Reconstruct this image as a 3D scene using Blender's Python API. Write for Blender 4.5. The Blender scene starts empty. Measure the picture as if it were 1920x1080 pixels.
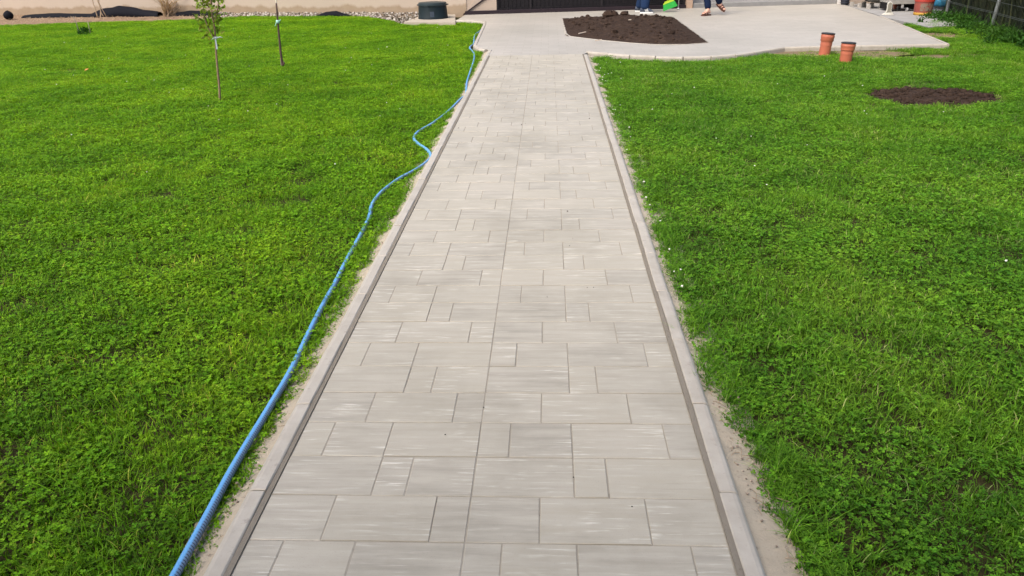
import bpy, bmesh, math, random
import numpy as np
from mathutils import Vector, Matrix, noise as mnoise
random.seed(7); RNG = np.random.default_rng(7)
S = bpy.context.scene
COL = S.collection

# ------------------------------------------------------------------ camera
CAM_H = 1.64
FWD = Vector((-0.05009646, 0.9036053, -0.42542661))
RGT = Vector((0.9987415, 0.04430076, -0.02351288))
UPV = Vector((0.00239964, 0.42606912, 0.90468743))
FPX = 1387.0
cam_d = bpy.data.cameras.new('camera'); cam = bpy.data.objects.new('camera', cam_d); COL.objects.link(cam)
cam_d.sensor_width = 36; cam_d.lens = FPX / 1920 * 36; cam_d.clip_start = 0.05; cam_d.clip_end = 2000
M = Matrix((RGT, UPV, -FWD)).transposed().to_4x4(); M.translation = (0, 0, CAM_H)
cam.matrix_world = M
S.camera = cam
# ------------------------------------------------------------------ world, sun, exposure
SUN_EL, SUN_AZ = 52.0, -140.0          # azimuth measured from +Y (ahead) towards +X
w = bpy.data.worlds.new('World'); S.world = w; w.use_nodes = True
wn = w.node_tree; bg = wn.nodes['Background']
sky = wn.nodes.new('ShaderNodeTexSky'); sky.sky_type = 'NISHITA'; sky.sun_disc = False
sky.sun_elevation = math.radians(SUN_EL); sky.sun_rotation = math.radians(SUN_AZ)
sky.dust_density = 4.0; sky.air_density = 1.0; sky.ozone_density = 1.0
wn.links.new(sky.outputs[0], bg.inputs[0]); bg.inputs[1].default_value = 0.13
sun_d = bpy.data.lights.new('sun', 'SUN'); sun = bpy.data.objects.new('sun', sun_d); COL.objects.link(sun)
sun_d.energy = 1.5; sun_d.angle = math.radians(40); sun_d.color = (1.0, 0.955, 0.89)
el, az = math.radians(SUN_EL), math.radians(SUN_AZ)
sdir = Vector((math.sin(az) * math.cos(el), math.cos(az) * math.cos(el), math.sin(el)))
sun.rotation_euler = sdir.to_track_quat('Z', 'Y').to_euler(); sun.location = (-6, 8, 12)
S.view_settings.view_transform = 'Standard'; S.view_settings.look = 'None'
S.view_settings.gamma = 1.0; S.view_settings.exposure = 1.22
S.render.engine = 'CYCLES'

# ------------------------------------------------------------------ helpers
def g(px, py, z=0.0):
    """photo pixel (1920x1080) -> point on the level z"""
    d = FWD + RGT * ((px - 960) / FPX) + UPV * ((540 - py) / FPX)
    t = (CAM_H - z) / (-d.z)
    return Vector((d.x * t, d.y * t, z))
def at_y(px, py, Y):
    """photo pixel -> point on the upright plane y = Y"""
    d = FWD + RGT * ((px - 960) / FPX) + UPV * ((540 - py) / FPX)
    t = Y / d.y
    return Vector((d.x * t, Y, CAM_H + d.z * t))
def link(name, me, mat=None, parent=None, loc=None):
    o = bpy.data.objects.new(name, me); COL.objects.link(o)
    if mat is not None and me is not None and not me.materials: me.materials.append(mat)
    if parent is not None: o.parent = parent
    if loc is not None: o.location = loc
    return o
def tag(o, label, cat, group=None, kind=None):
    o['label'] = label; o['category'] = cat
    if group: o['group'] = group
    if kind: o['kind'] = kind
    return o
def struct(o): o['kind'] = 'structure'; return o
def empty(name, loc=(0, 0, 0), rz=0.0):
    o = bpy.data.objects.new(name, None); COL.objects.link(o); o.location = loc; o.rotation_euler = (0, 0, rz); return o
class MB:
    """collects vertices and faces, builds one mesh"""
    def __init__(s): s.v = []; s.f = []; s.m = []; s.c = []
    def add(s, vs, fs, mi=0, col=None):
        b = len(s.v); s.v += [tuple(v) for v in vs]; s.f += [tuple(i + b for i in f) for f in fs]; s.m += [mi] * len(fs)
        if col is not None: s.c += [col] * len(vs)
    def box(s, x0, x1, y0, y1, z0, z1, ch=0.0, mi=0):
        if ch <= 0:
            vs = [(x, y, z) for z in (z0, z1) for (x, y) in ((x0, y0), (x1, y0), (x1, y1), (x0, y1))]
            s.add(vs, [(3, 2, 1, 0), (4, 5, 6, 7), (0, 1, 5, 4), (1, 2, 6, 5), (2, 3, 7, 6), (3, 0, 4, 7)], mi)
        else:
            r = ((x0, y0), (x1, y0), (x1, y1), (x0, y1)); i = ((x0 + ch, y0 + ch), (x1 - ch, y0 + ch), (x1 - ch, y1 - ch), (x0 + ch, y1 - ch))
            vs = [(x, y, z0) for x, y in r] + [(x, y, z1 - ch) for x, y in r] + [(x, y, z1) for x, y in i]
            fs = [(3, 2, 1, 0), (8, 9, 10, 11)]
            for k in range(4):
                n = (k + 1) % 4; fs += [(k, n, 4 + n, 4 + k), (4 + k, 4 + n, 8 + n, 8 + k)]
            s.add(vs, fs, mi)
    def tube(s, pts, rads, n=8, mi=0, caps=True):
        pts = [Vector(p) for p in pts]; N = len(pts)
        if not hasattr(rads, '__len__'): rads = [rads] * N
        vs = []; ref = None
        for i, p in enumerate(pts):
            t = (pts[min(i + 1, N - 1)] - pts[max(i - 1, 0)]).normalized()
            if ref is None: ref = t.orthogonal().normalized()
            a = (ref - t * ref.dot(t)).normalized(); ref = a; b = t.cross(a)
            for k in range(n):
                q = 2 * math.pi * k / n; vs.append(p + (a * math.cos(q) + b * math.sin(q)) * rads[i])
        fs = [(i * n + k, i * n + (k + 1) % n, (i + 1) * n + (k + 1) % n, (i + 1) * n + k) for i in range(N - 1) for k in range(n)]
        if caps: fs += [tuple(range(n - 1, -1, -1)), tuple(range((N - 1) * n, N * n))]
        s.add(vs, fs, mi)
    def lathe(s, prof, n=32, c=(0, 0, 0), mi=0):
        vs = []; c = Vector(c)
        for r, z in prof:
            for k in range(n): q = 2 * math.pi * k / n; vs.append(c + Vector((r * math.cos(q), r * math.sin(q), z)))
        fs = [(i * n + k, i * n + (k + 1) % n, (i + 1) * n + (k + 1) % n, (i + 1) * n + k) for i in range(len(prof) - 1) for k in range(n)]
        fs += [tuple(range(n - 1, -1, -1)), tuple(range((len(prof) - 1) * n, len(prof) * n))]
        s.add(vs, fs, mi)
    def poly(s, pts, z0, z1, mi=0):
        """closed outline (x, y), anticlockwise, pulled up from z0 to z1"""
        n = len(pts)
        vs = [(p[0], p[1], z0) for p in pts] + [(p[0], p[1], z1) for p in pts]
        fs = [tuple(range(n - 1, -1, -1)), tuple(range(n, 2 * n))] + [(k, (k + 1) % n, n + (k + 1) % n, n + k) for k in range(n)]
        s.add(vs, fs, mi)
    def mesh(s, name, smooth=False):
        me = bpy.data.meshes.new(name); me.from_pydata(s.v, [], s.f)
        if any(s.m): me.polygons.foreach_set('material_index', s.m)
        if s.c and len(s.c) == len(s.v):
            a = me.color_attributes.new('tint', 'FLOAT_COLOR', 'POINT')
            a.data.foreach_set('color', np.array([(c[0], c[1], c[2], 1) for c in s.c], 'f').ravel())
        if smooth: me.polygons.foreach_set('use_smooth', [True] * len(me.polygons))
        me.update(); return me
    def build(s, name, mat, parent=None, smooth=False, loc=None):
        me = s.mesh(name, smooth)
        for m in (mat if isinstance(mat, (list, tuple)) else [mat]): me.materials.append(m)
        o = bpy.data.objects.new(name, me); COL.objects.link(o)
        if parent is not None: o.parent = parent
        if loc is not None: o.location = loc
        return o
def smooth_by_angle(o, deg=35):
    o.data.polygons.foreach_set('use_smooth', [True] * len(o.data.polygons))
    try: o.data.set_sharp_from_angle(angle=math.radians(deg))
    except Exception: pass
def spline(pts, per=8):
    """Catmull-Rom through points"""
    P = [Vector(p) for p in pts]; P = [P[0] * 2 - P[1]] + P + [P[-1] * 2 - P[-2]]; out = []
    for i in range(1, len(P) - 2):
        a, b, c, d = P[i - 1:i + 3]
        for k in range(per):
            t = k / per
            out.append(0.5 * ((2 * b) + (c - a) * t + (2 * a - 5 * b + 4 * c - d) * t * t + (3 * b - a - 3 * c + d) * t ** 3))
    out.append(P[-2]); return out

# ------------------------------------------------------------------ materials
class NT:
    def __init__(s, name):
        s.m = bpy.data.materials.new(name); s.m.use_nodes = True; s.t = s.m.node_tree; s.n = s.t.nodes; s.b = s.n['Principled BSDF']; s.out = s.n['Material Output']
    def new(s, t, **k):
        n = s.n.new(t)
        for a, b in k.items(): setattr(n, a, b)
        return n
    def L(s, a, b): s.t.links.new(a, b)
    def pos(s): return s.new('ShaderNodeNewGeometry').outputs['Position']
    def map(s, vec, sc=(1, 1, 1), loc=None):
        m = s.new('ShaderNodeMapping'); m.inputs['Scale'].default_value = sc; s.L(vec, m.inputs[0])
        if loc is not None: s.L(loc, m.inputs['Location'])
        return m.outputs[0]
    def noise(s, vec, scale, detail=4, rough=.55, lac=2.0):
        n = s.new('ShaderNodeTexNoise'); n.inputs['Scale'].default_value = scale; n.inputs['Detail'].default_value = detail; n.inputs['Roughness'].default_value = rough
        s.L(vec, n.inputs['Vector']); return n.outputs['Fac']
    def ramp(s, fac, stops):
        r = s.new('ShaderNodeValToRGB'); e = r.color_ramp.elements
        while len(e) < len(stops): e.new(0.5)
        for q, (p, c) in zip(e, stops): q.position = p; q.color = (*c, 1) if len(c) == 3 else c
        s.L(fac, r.inputs[0]); return r.outputs[0]
    def mix(s, fac, a, b, mode='MIX'):
        m = s.new('ShaderNodeMix', data_type='RGBA', blend_type=mode); m.clamp_factor = True
        for v, i in ((fac, 0), (a, 6), (b, 7)):
            if hasattr(v, 'is_output'): s.L(v, m.inputs[i])
            elif i == 0: m.inputs[0].default_value = v
            else: m.inputs[i].default_value = (*v, 1)
        return m.outputs[2]
    def math(s, op, a, b=0.0, c=0.0):
        m = s.new('ShaderNodeMath', operation=op)
        for v, i in ((a, 0), (b, 1), (c, 2)):
            if hasattr(v, 'is_output'): s.L(v, m.inputs[i])
            else: m.inputs[i].default_value = v
        return m.outputs[0]
    def bump(s, h, strength=.3, dist=.01):
        b = s.new('ShaderNodeBump'); b.inputs['Strength'].default_value = strength; b.inputs['Distance'].default_value = dist
        s.L(h, b.inputs['Height']); s.L(b.outputs[0], s.b.inputs['Normal'])
    def set(s, col=None, rough=.7, spec=.3, metal=0.0):
        if col is not None:
            if hasattr(col, 'is_output'): s.L(col, s.b.inputs['Base Color'])
            else: s.b.inputs['Base Color'].default_value = (*col, 1)
        if hasattr(rough, 'is_output'): s.L(rough, s.b.inputs['Roughness'])
        else: s.b.inputs['Roughness'].default_value = rough
        s.b.inputs['Specular IOR Level'].default_value = spec; s.b.inputs['Metallic'].default_value = metal
        return s.m
def plain(name, col, rough=.6, spec=.3, var=.25, scale=18, bump=.15, metal=0.0, dist=.004):
    t = NT(name); p = t.pos(); f = t.noise(p, scale, 5, .6)
    c = t.mix(f, tuple(x * (1 - var) for x in col), tuple(min(1, x * (1 + var)) for x in col))
    if bump: t.bump(t.noise(p, scale * 4, 4), bump, dist)
    return t.set(c, rough, spec, metal)
def srgb(r, g_, b): return tuple((c / 255 / 12.92) if c / 255 < .04045 else ((c / 255 + .055) / 1.055) ** 2.4 for c in (r, g_, b))

def paver_material():
    t = NT('paver_concrete'); p = t.pos()
    oi = t.new('ShaderNodeObjectInfo'); rnd = oi.outputs['Random']
    off = t.new('ShaderNodeCombineXYZ'); t.L(t.math('MULTIPLY', rnd, 37), off.inputs[0]); t.L(t.math('MULTIPLY', rnd, 91), off.inputs[1])
    v = t.map(p, (2.6, 26, 1), off.outputs[0])
    st = t.noise(v, 1.0, 6, .62)
    v2 = t.map(p, (5, 75, 1), off.outputs[0]); st2 = t.noise(v2, 1.0, 4, .6)
    base = t.mix(rnd, (.268, .240, .190), (.335, .298, .228))
    base = t.mix(t.ramp(st, [(.36, (0, 0, 0)), (.62, (1, 1, 1))]), base, (.355, .32, .255))
    gate = t.math('MULTIPLY', t.ramp(st2, [(.54, (0, 0, 0)), (.66, (1, 1, 1))]), t.ramp(t.noise(p, 6.5, 3), [(.42, (0, 0, 0)), (.62, (1, 1, 1))]))
    r2 = t.math('FRACT', t.math('MULTIPLY', rnd, 17.3)); gate = t.math('MULTIPLY', gate, t.ramp(r2, [(.1, (.35, .35, .35)), (.6, (1, 1, 1))]))
    base = t.mix(t.math('MULTIPLY', gate, .9), base, (.56, .52, .44))
    dark = t.ramp(st2, [(.28, (1, 1, 1)), (.40, (0, 0, 0))])
    base = t.mix(t.math('MULTIPLY', dark, .35), base, (.23, .205, .16))
    dirt = t.ramp(t.noise(p, 1.3, 6, .65), [(.33, (.84, .83, .80)), (.5, (1.0, .995, .98)), (.68, (1.07, 1.06, 1.06))])
    base = t.mix(1.0, base, dirt, 'MULTIPLY')
    pores = t.noise(p, 260, 2, .5)
    base = t.mix(t.ramp(pores, [(.62, (0, 0, 0)), (.75, (.35, .35, .35))]), base, (.16, .142, .122))
    t.bump(t.math('ADD', t.math('MULTIPLY', st2, .5), t.math('MULTIPLY', pores, .5)), .22, .003)
    return t.set(base, .52, .6)
MAT_PAVER = paver_material()
def terrace_material():
    t = NT('terrace_paving'); p = t.pos()
    br = t.new('ShaderNodeTexBrick'); br.offset = .42; br.squash = 1.0
    br.inputs['Scale'].default_value = 1; br.inputs['Brick Width'].default_value = .30; br.inputs['Row Height'].default_value = .204
    br.inputs['Mortar Size'].default_value = .004; br.inputs['Mortar Smooth'].default_value = .3
    br.inputs['Color1'].default_value = (.305, .279, .238, 1); br.inputs['Color2'].default_value = (.34, .313, .27, 1); br.inputs['Mortar'].default_value = (.24, .215, .17, 1)
    t.L(p, br.inputs[0])
    st = t.noise(t.map(p, (2.2, 20, 1)), 1.0, 5, .6)
    c = t.mix(t.ramp(st, [(.45, (0, 0, 0)), (.7, (.6, .6, .6))]), br.outputs[0], (.43, .395, .335))
    c = t.mix(1.0, c, t.ramp(t.noise(p, .55, 4, .6), [(.3, (.9, .9, .88)), (.7, (1.06, 1.05, 1.04))]), 'MULTIPLY')
    t.bump(t.math('SUBTRACT', st, br.outputs[1]), .15, .003)
    return t.set(c, .52, .6)
MAT_TERR = terrace_material()
def kerb_material():
    t = NT('kerb_concrete'); p = t.pos(); rnd = t.new('ShaderNodeObjectInfo').outputs['Random']
    c = t.mix(rnd, (.29, .256, .205), (.345, .308, .252))
    c = t.mix(t.ramp(t.noise(p, 9, 5, .65), [(.35, (0, 0, 0)), (.7, (1, 1, 1))]), c, (.375, .336, .28))
    c = t.mix(t.ramp(t.noise(p, 30, 4, .7), [(.60, (0, 0, 0)), (.72, (.6, .6, .6))]), c, (.20, .17, .14))
    t.bump(t.noise(p, 160, 3), .2, .002)
    return t.set(c, .6, .5)
MAT_KERB = kerb_material()
def sand_material(name, a, b, dk):
    t = NT(name); p = t.pos()
    c = t.mix(t.noise(p, 14, 5, .6), a, b)
    c = t.mix(t.ramp(t.noise(p, 45, 4, .7), [(.58, (0, 0, 0)), (.72, (.75, .75, .75))]), c, dk)
    t.bump(t.noise(p, 120, 5, .7), .6, .006)
    return t.set(c, .95, .1)
MAT_SAND = sand_material('haunch_sand', (.30, .255, .19), (.40, .342, .26), (.16, .12, .09))
MAT_JOINT = sand_material('joint_sand', (.25, .222, .178), (.315, .28, .228), (.16, .14, .11))
MAT_GAP = sand_material('gap_mortar', (.16, .138, .108), (.205, .178, .142), (.12, .102, .08))
MAT_EARTH = sand_material('lawn_earth', (.026, .024, .009), (.042, .036, .013), (.016, .013, .006))
def soil_material():
    t = NT('dug_soil'); p = t.pos()
    c = t.ramp(t.noise(p, 9, 6, .65), [(.3, (.022, .0135, .009)), (.55, (.038, .024, .017)), (.8, (.068, .045, .031))])
    t.bump(t.noise(p, 40, 6, .7), .8, .02)
    return t.set(c, .95, .1)
MAT_SOIL = soil_material()
def wall_material(name, col, stain=True):
    t = NT(name); p = t.pos()
    c = t.mix(t.noise(p, 1.6, 5, .6), tuple(x * .93 for x in col), tuple(x * 1.06 for x in col))
    if stain:   # mud splashed up from the ground
        sx = t.new('ShaderNodeSeparateXYZ'); t.L(p, sx.inputs[0])
        edge = t.math('SUBTRACT', sx.outputs[2], t.math('MULTIPLY', t.noise(t.map(p, (1, 1, .3)), 2.2, 5, .6), .34))
        f = t.ramp(edge, [(.0, (.85, .85, .85)), (.06, (0, 0, 0))])
        mud = t.mix(t.noise(p, 5, 5), (.20, .135, .085), (.29, .225, .15))
        c = t.mix(f, c, mud)
    t.bump(t.noise(p, 90, 4), .25, .004)
    return t.set(c, .9, .15)
MAT_WALL = wall_material('beige_plaster', (.375, .305, .24))
MAT_WALL2 = wall_material('beige_plaster_clean', (.37, .295, .232), False)
MAT_WHITE = wall_material('grey_white_render', (.30, .288, .27), False)
MAT_STEP = plain('grey_step', (.20, .195, .185), .85, .2, .25, 6)
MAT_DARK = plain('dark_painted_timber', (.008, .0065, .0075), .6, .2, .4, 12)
MAT_DARK2 = plain('dark_brown_trim', (.018, .011, .014), .5, .25, .3, 9)

def leaf_material(name, dark, mid, light, trans=.34, attr=True, wscale=.9):
    t = NT(name); p = t.pos()
    big = t.noise(p, wscale, 4, .6); small = t.noise(p, 7, 3, .6)
    c = t.ramp(t.math('ADD', t.math('MULTIPLY', big, .65), t.math('MULTIPLY', small, .35)), [(.38, dark), (.5, mid), (.62, light)])
    if name == 'lawn_leaves':
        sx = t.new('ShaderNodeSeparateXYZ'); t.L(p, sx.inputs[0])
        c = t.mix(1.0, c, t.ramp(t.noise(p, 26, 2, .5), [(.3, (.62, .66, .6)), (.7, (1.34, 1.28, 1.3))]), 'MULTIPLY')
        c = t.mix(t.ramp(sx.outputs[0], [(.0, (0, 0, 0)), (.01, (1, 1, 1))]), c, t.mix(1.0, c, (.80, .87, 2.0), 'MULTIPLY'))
    if attr:
        a = t.new('ShaderNodeAttribute'); a.attribute_name = 'tint'; c = t.mix(1.0, c, a.outputs['Color'], 'MULTIPLY')
    t.set(c, .55, .14)
    tr = t.new('ShaderNodeBsdfTranslucent'); cc = t.mix(1.0, c, (1.15, 1.12, .6), 'MULTIPLY'); t.L(cc, tr.inputs[0])
    ms = t.new('ShaderNodeMixShader'); ms.inputs[0].default_value = trans
    t.L(t.b.outputs[0], ms.inputs[1]); t.L(tr.outputs[0], ms.inputs[2]); t.L(ms.outputs[0], t.out.inputs[0])
    return t.m
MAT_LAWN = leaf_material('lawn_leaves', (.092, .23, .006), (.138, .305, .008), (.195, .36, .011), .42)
MAT_WEED = leaf_material('weed_leaves', (.022, .075, .010), (.036, .105, .012), (.055, .135, .015))
MAT_REED = leaf_material('reed_blades', (.010, .017, .007), (.020, .028, .011), (.042, .046, .02), .2)
MAT_TREE = leaf_material('sapling_leaves', (.12, .19, .02), (.21, .29, .04), (.33, .40, .08), .42)
MAT_DRY = leaf_material('dry_stalks', (.28, .20, .13), (.38, .28, .19), (.48, .38, .27), .2, False)
MAT_BARK = plain('young_bark', (.20, .135, .085), .8, .2, .45, 25, .5)
MAT_BARK2 = plain('dark_bark', (.07, .042, .035), .75, .25, .4, 25, .5)

# ------------------------------------------------------------------ ground, path
PX0, PX1, MIDX = -0.92, 0.53, -0.255
KI0, KI1, KW = PX0 - .02, PX1 + .02, .066          # kerb inner faces, kerb width
ROW0, ROWP = 1.886, .2038
PATH_END = ROW0 + ROWP * 50
SOIL_Z = -.065
def quad_sheet(name, mat, x0, x1, y0, y1, z, parent=None):
    b = MB(); b.add([(x0, y0, z), (x1, y0, z), (x1, y1, z), (x0, y1, z)], [(0, 1, 2, 3)]); return b.build(name, mat, parent)
struct(quad_sheet('ground', MAT_EARTH, -400, 400, -300, 500, SOIL_Z))

path = struct(quad_sheet('path', MAT_JOINT, KI0, KI1, -2.28, PATH_END + .05, -.0026))
pav_mesh = {}
def paver_mesh(wd, var):
    k = (round(wd, 4), var)
    if k not in pav_mesh:
        b = MB(); gx = .0021
        b.box(-wd / 2 + gx, wd / 2 - gx, -ROWP / 2 + .0021, ROWP / 2 - .0021, -.06, 0, .0016)
        r = random.Random(var * 13 + int(wd * 1e4))
        b.v = [(x + r.uniform(-.0009, .0009), y + r.uniform(-.0009, .0009), z) for x, y, z in b.v]
        me = b.mesh('paver'); me.materials.append(MAT_PAVER); pav_mesh[k] = me
    return pav_mesh[k]
LEFTP = [(2, 3, 1), (3, 1, 2), (1, 2, 3)]; RIGHTP = [(2, 3, 2), (3, 1, 3), (1, 2, 3, 1)]
count = 0; rest = MB()
for r in range(-20, 50):
    y = ROW0 + ROWP * (r + .5); seq = []
    x = PX0; u = (MIDX - PX0) / 6
    for k in LEFTP[(r + 1) % 3]: seq.append((x, x + k * u)); x += k * u
    x = MIDX; u = (PX1 - MIDX) / 7
    for k in RIGHTP[(r + 1) % 3]: seq.append((x, x + k * u)); x += k * u
    for a, b_ in seq:
        if r >= -3 and count < 300:
            o = link('paver', paver_mesh(b_ - a, random.randrange(3)), None, path, ((a + b_) / 2, y, random.uniform(-.0012, .0008)))
            o.rotation_euler = (random.uniform(-.004, .004), random.uniform(-.004, .004), random.uniform(-.0025, .0025)); count += 1
        else:
            rest.box(a + .002, b_ - .002, y - ROWP / 2 + .002, y + ROWP / 2 - .002, -.06, random.uniform(-.001, .0006), .0016)
ro = rest.build('paver', MAT_PAVER, path); ro['kind'] = 'stuff'

for xa, xb in ((KI0 + .0005, PX0 - .0006), (PX1 + .0006, KI1 - .0005)):
    b = MB(); b.box(xa, xb, -2.28, PATH_END, -.05, .0035); b.build('joint_filling', MAT_GAP, path)
# kerb stones: rounded outer top edge, inner face towards the path
def kerb_mesh(L, wd=KW, top=.008, bottom=-.12, seed=0):
    """runs along +Y, inner face at x=0, outer at x=wd"""
    prof = [(0, bottom), (wd, bottom), (wd, top - .026), (wd - .005, top - .011), (wd - .014, top - .003), (wd - .026, top), (.004, top), (0, top - .004)]
    b = MB(); n = len(prof); r = random.Random(seed)
    ys = [0, .004, L * .33, L * .66, L - .004, L]; vs = []
    for i, y in enumerate(ys):
        sh = .003 if i in (0, len(ys) - 1) else 0
        for (x, z) in prof:
            vs.append((min(max(x, sh), wd - sh) + (r.uniform(-.0012, .0012) if 0 < i < 5 else 0), y, z - (sh if z > top - .02 else 0)))
    fs = [(i * n + k, i * n + (k + 1) % n, (i + 1) * n + (k + 1) % n, (i + 1) * n + k) for i in range(len(ys) - 1) for k in range(n)]
    fs = [f[::-1] for f in fs] + [tuple(range(n)), tuple(range((len(ys) - 1) * n, len(ys) * n))[::-1]]
    b.add(vs, fs); me = b.mesh('kerb_stone'); me.materials.append(MAT_KERB); return me
KL = .5045
km = [kerb_mesh(KL - .003, seed=i) for i in range(4)]
def flipx(me):
    me = me.copy(); co = np.empty(len(me.vertices) * 3, 'f'); me.vertices.foreach_get('co', co); co[0::3] *= -1; me.vertices.foreach_set('co', co); me.flip_normals(); return me
kmL = [flipx(m) for m in km]
for side in (0, 1):
    y = 1.897 - KL * 8 + (0.02 if side else 0); end = 12.72 if side == 0 else 12.0
    while y < end - .1:
        me = random.choice(km if side else kmL); L = min(KL, end - y)
        o = link('kerb_stone', me, None, path, ((KI1 if side else KI0) + random.uniform(-.002, .002), y, random.uniform(-.003, .003)))
        o.scale.y = L / KL; o.rotation_euler = (random.uniform(-.004, .004), 0, random.uniform(-.004, .004)); y += KL

# ------------------------------------------------------------------ house behind the camera, added unseen to shade near path and lawn
hs = empty('shade_blocker_house', (-1.0, -2.3, SOIL_Z))
mw = plain('shade_blocker_plaster', (.36, .31, .26), .9, .15, .08, 3); mr = plain('shade_blocker_tiles', (.16, .06, .04), .8, .2, .3, 10)
b = MB(); b.box(-7, 7, -8, 0, -.1, 5.4); b.build('wall', mw, hs)
b = MB(); b.add([(-7.5, .6, 5.41), (7.5, .6, 5.41), (7.5, -8.6, 5.41), (-7.5, -8.6, 5.41), (-7.5, -4, 7.6), (7.5, -4, 7.6)], [(0, 1, 5, 4), (2, 3, 4, 5), (0, 4, 3), (1, 2, 5), (3, 2, 1, 0)]); b.build('roof', mr, hs)
b = MB(); b.box(.3, 1.4, .002, .06, .05, 2.1); dr = b.build('door', plain('shade_blocker_door', (.12, .06, .03), .5), hs); b = MB(); b.tube([(.4, .09, 1.05), (.52, .09, 1.05)], .012, 8); b.build('handle', plain('shade_blocker_handle', (.5, .5, .5), .3, .5, .1, 9, 0, 1.0), dr)
for wx in (-5, -2.4, 3.2, 5.2):
    for wz in (1.0, 3.5):
        b = MB(); b.box(wx - .65, wx + .65, .002, .05, wz, wz + 1.3); wf = b.build('window', plain('shade_blocker_frame_%d_%d' % (int(wx * 10 + 90), int(wz)), (.6, .6, .58), .5), hs); b = MB(); b.box(wx - .57, wx + .57, .052, .056, wz + .08, wz + 1.22); b.build('pane', plain('shade_blocker_glass_%d_%d' % (int(wx * 10 + 90), int(wz)), (.03, .035, .04), .08, .5, .1, 3, 0), wf)
tag(hs, 'added two-storey house, unseen behind the camera, that shades the near path and lawn', 'house')

# ------------------------------------------------------------------ terrace in front of the house
def P(*pp): return [tuple(g(*q)[:2]) for q in pp]
curve = [tuple(v[:2]) for v in spline([(*c, 0) for c in P((1104, 97), (1190, 104), (1246, 106.3), (1302, 107), (1355, 104.5), (1400, 99.5), (1465, 88.5))], 5)]
corner_r = g(1773, 83); far_r = g(1650, 31); back_r = g(1571, 7.5)
B0 = Vector((-2.05, 19.30, 0)); B1 = Vector((7.26, 20.23, 0))       # foot of the house front
def back(t): return B0 + (B1 - B0) * t
t_pts = [(KI0 - KW, 12.72), (KI0 - KW, PATH_END), (PX0, PATH_END), (PX1, PATH_END)]
outline = [(KI0 + .002, PATH_END + .003), (KI1 - .002, PATH_END + .003)] + [(c[0], c[1]) for c in curve] + [P((1538, 87))[0], tuple(corner_r[:2]), tuple(far_r[:2]), (7.35, 20.2), (7.3, 20.24), tuple(B0[:2]), (-2.12, 17.95), (-1.40, 17.60), (-1.36, 17.0), (-1.24, 13.06), (-1.0, 12.80)]
bed_curve = [tuple(v[:2]) for v in spline([(*c, 0) for c in P((1061, 67.5), (1140, 77), (1210, 83), (1262, 84.5), (1300, 83), (1330, 80.5))], 4)]
bed = bed_curve + P((1262, 31), (1052, 34.5))
# sheet with a hole for the flower bed
bm = bmesh.new()
def loop(pts, z):
    vs = [bm.verts.new((p[0], p[1], z)) for p in pts]; return [bm.edges.new((vs[i], vs[(i + 1) % len(vs)])) for i in range(len(vs))]
es = loop(outline, 0.0) + loop(bed, 0.0)
bmesh.ops.triangle_fill(bm, use_beauty=True, use_dissolve=False, edges=es)
for f in bm.faces:
    if f.normal.z < 0: f.normal_flip()
ex = bmesh.ops.extrude_face_region(bm, geom=list(bm.faces))
for v in ex['geom']:
    if isinstance(v, bmesh.types.BMVert): v.co.z -= .16
bmesh.ops.recalc_face_normals(bm, faces=list(bm.faces))
me = bpy.data.meshes.new('terrace'); bm.to_mesh(me); bm.free()
terrace = struct(link('terrace', me, MAT_TERR))
def kerb_run(pts, parent, wd=.06, top=.012, seg=.5, side=1):
    """kerb stones along a polyline; side=1 puts the stone to the right of the running direction"""
    pts = [Vector((p[0], p[1], 0)) for p in pts]; d = [0]
    for a, b in zip(pts, pts[1:]): d.append(d[-1] + (b - a).length)
    def pt(s):
        for i in range(len(d) - 1):
            if s <= d[i + 1] + 1e-6: return pts[i].lerp(pts[i + 1], (s - d[i]) / max(1e-6, d[i + 1] - d[i]))
        return pts[-1]
    cuts = sorted(set([0, d[-1]] + [x for x in np.arange(seg, d[-1] - .15, seg)]))
    for s0, s1 in zip(cuts, cuts[1:]):
        a, b = pt(s0), pt(s1); L = (b - a).length; me = kerb_mesh(L - .004, wd, top, -.14, int(s0 * 10))
        if side < 0: me = flipx(me)
        o = link('kerb_stone', me, None, parent, (a.x, a.y, random.uniform(-.002, .002)))
        o.rotation_euler.z = math.atan2(b.y - a.y, b.x - a.x) - math.pi / 2
kerb_run([(KI1 + .075, curve[0][1])] + curve[1:] + P((1538, 87)) + [tuple(corner_r[:2])], terrace, seg=.4)
kerb_run([(-2.12, 17.955), (-1.41, 17.61), (-1.362, 17.0), (-1.243, 13.06), (-1.02, 12.80)], terrace, side=1)
kerb_run([tuple(corner_r[:2]), tuple(far_r[:2])], terrace, seg=.5)
kerb_run([bed[-1]] + [bed[0]] + bed_curve[1:], terrace, wd=.045, top=.006, seg=.5, side=-1)

# sand and mortar haunching beside the kerbs
def haunch(name, xa, xb, y0, y1, ztop, zout):
    b = MB(); n = int((y1 - y0) / .03); cols = 7; vs = []
    for i in range(n + 1):
        y = y0 + (y1 - y0) * i / n
        for k in range(cols):
            t = k / (cols - 1); x = xa + (xb - xa) * t
            z = ztop + (zout - ztop) * t + .010 * (mnoise.noise((x * 9, y * 9, 3)) + .6 * mnoise.noise((x * 27, y * 27, 5)))
            vs.append((x, y, z))
    fs = [(i * cols + k, i * cols + k + 1, (i + 1) * cols + k + 1, (i + 1) * cols + k) for i in range(n) for k in range(cols - 1)]
    if xb < xa: fs = [f[::-1] for f in fs]
    b.add(vs, fs); return b.build(name, MAT_SAND, None, True)
struct(haunch('sand_strip_left', KI0 - KW + .01, KI0 - KW - .17, .6, 12.9, -.022, -.075))
struct(haunch('sand_strip_right', KI1 + KW - .01, KI1 + KW + .22, .6, 12.1, -.022, -.075))

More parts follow.
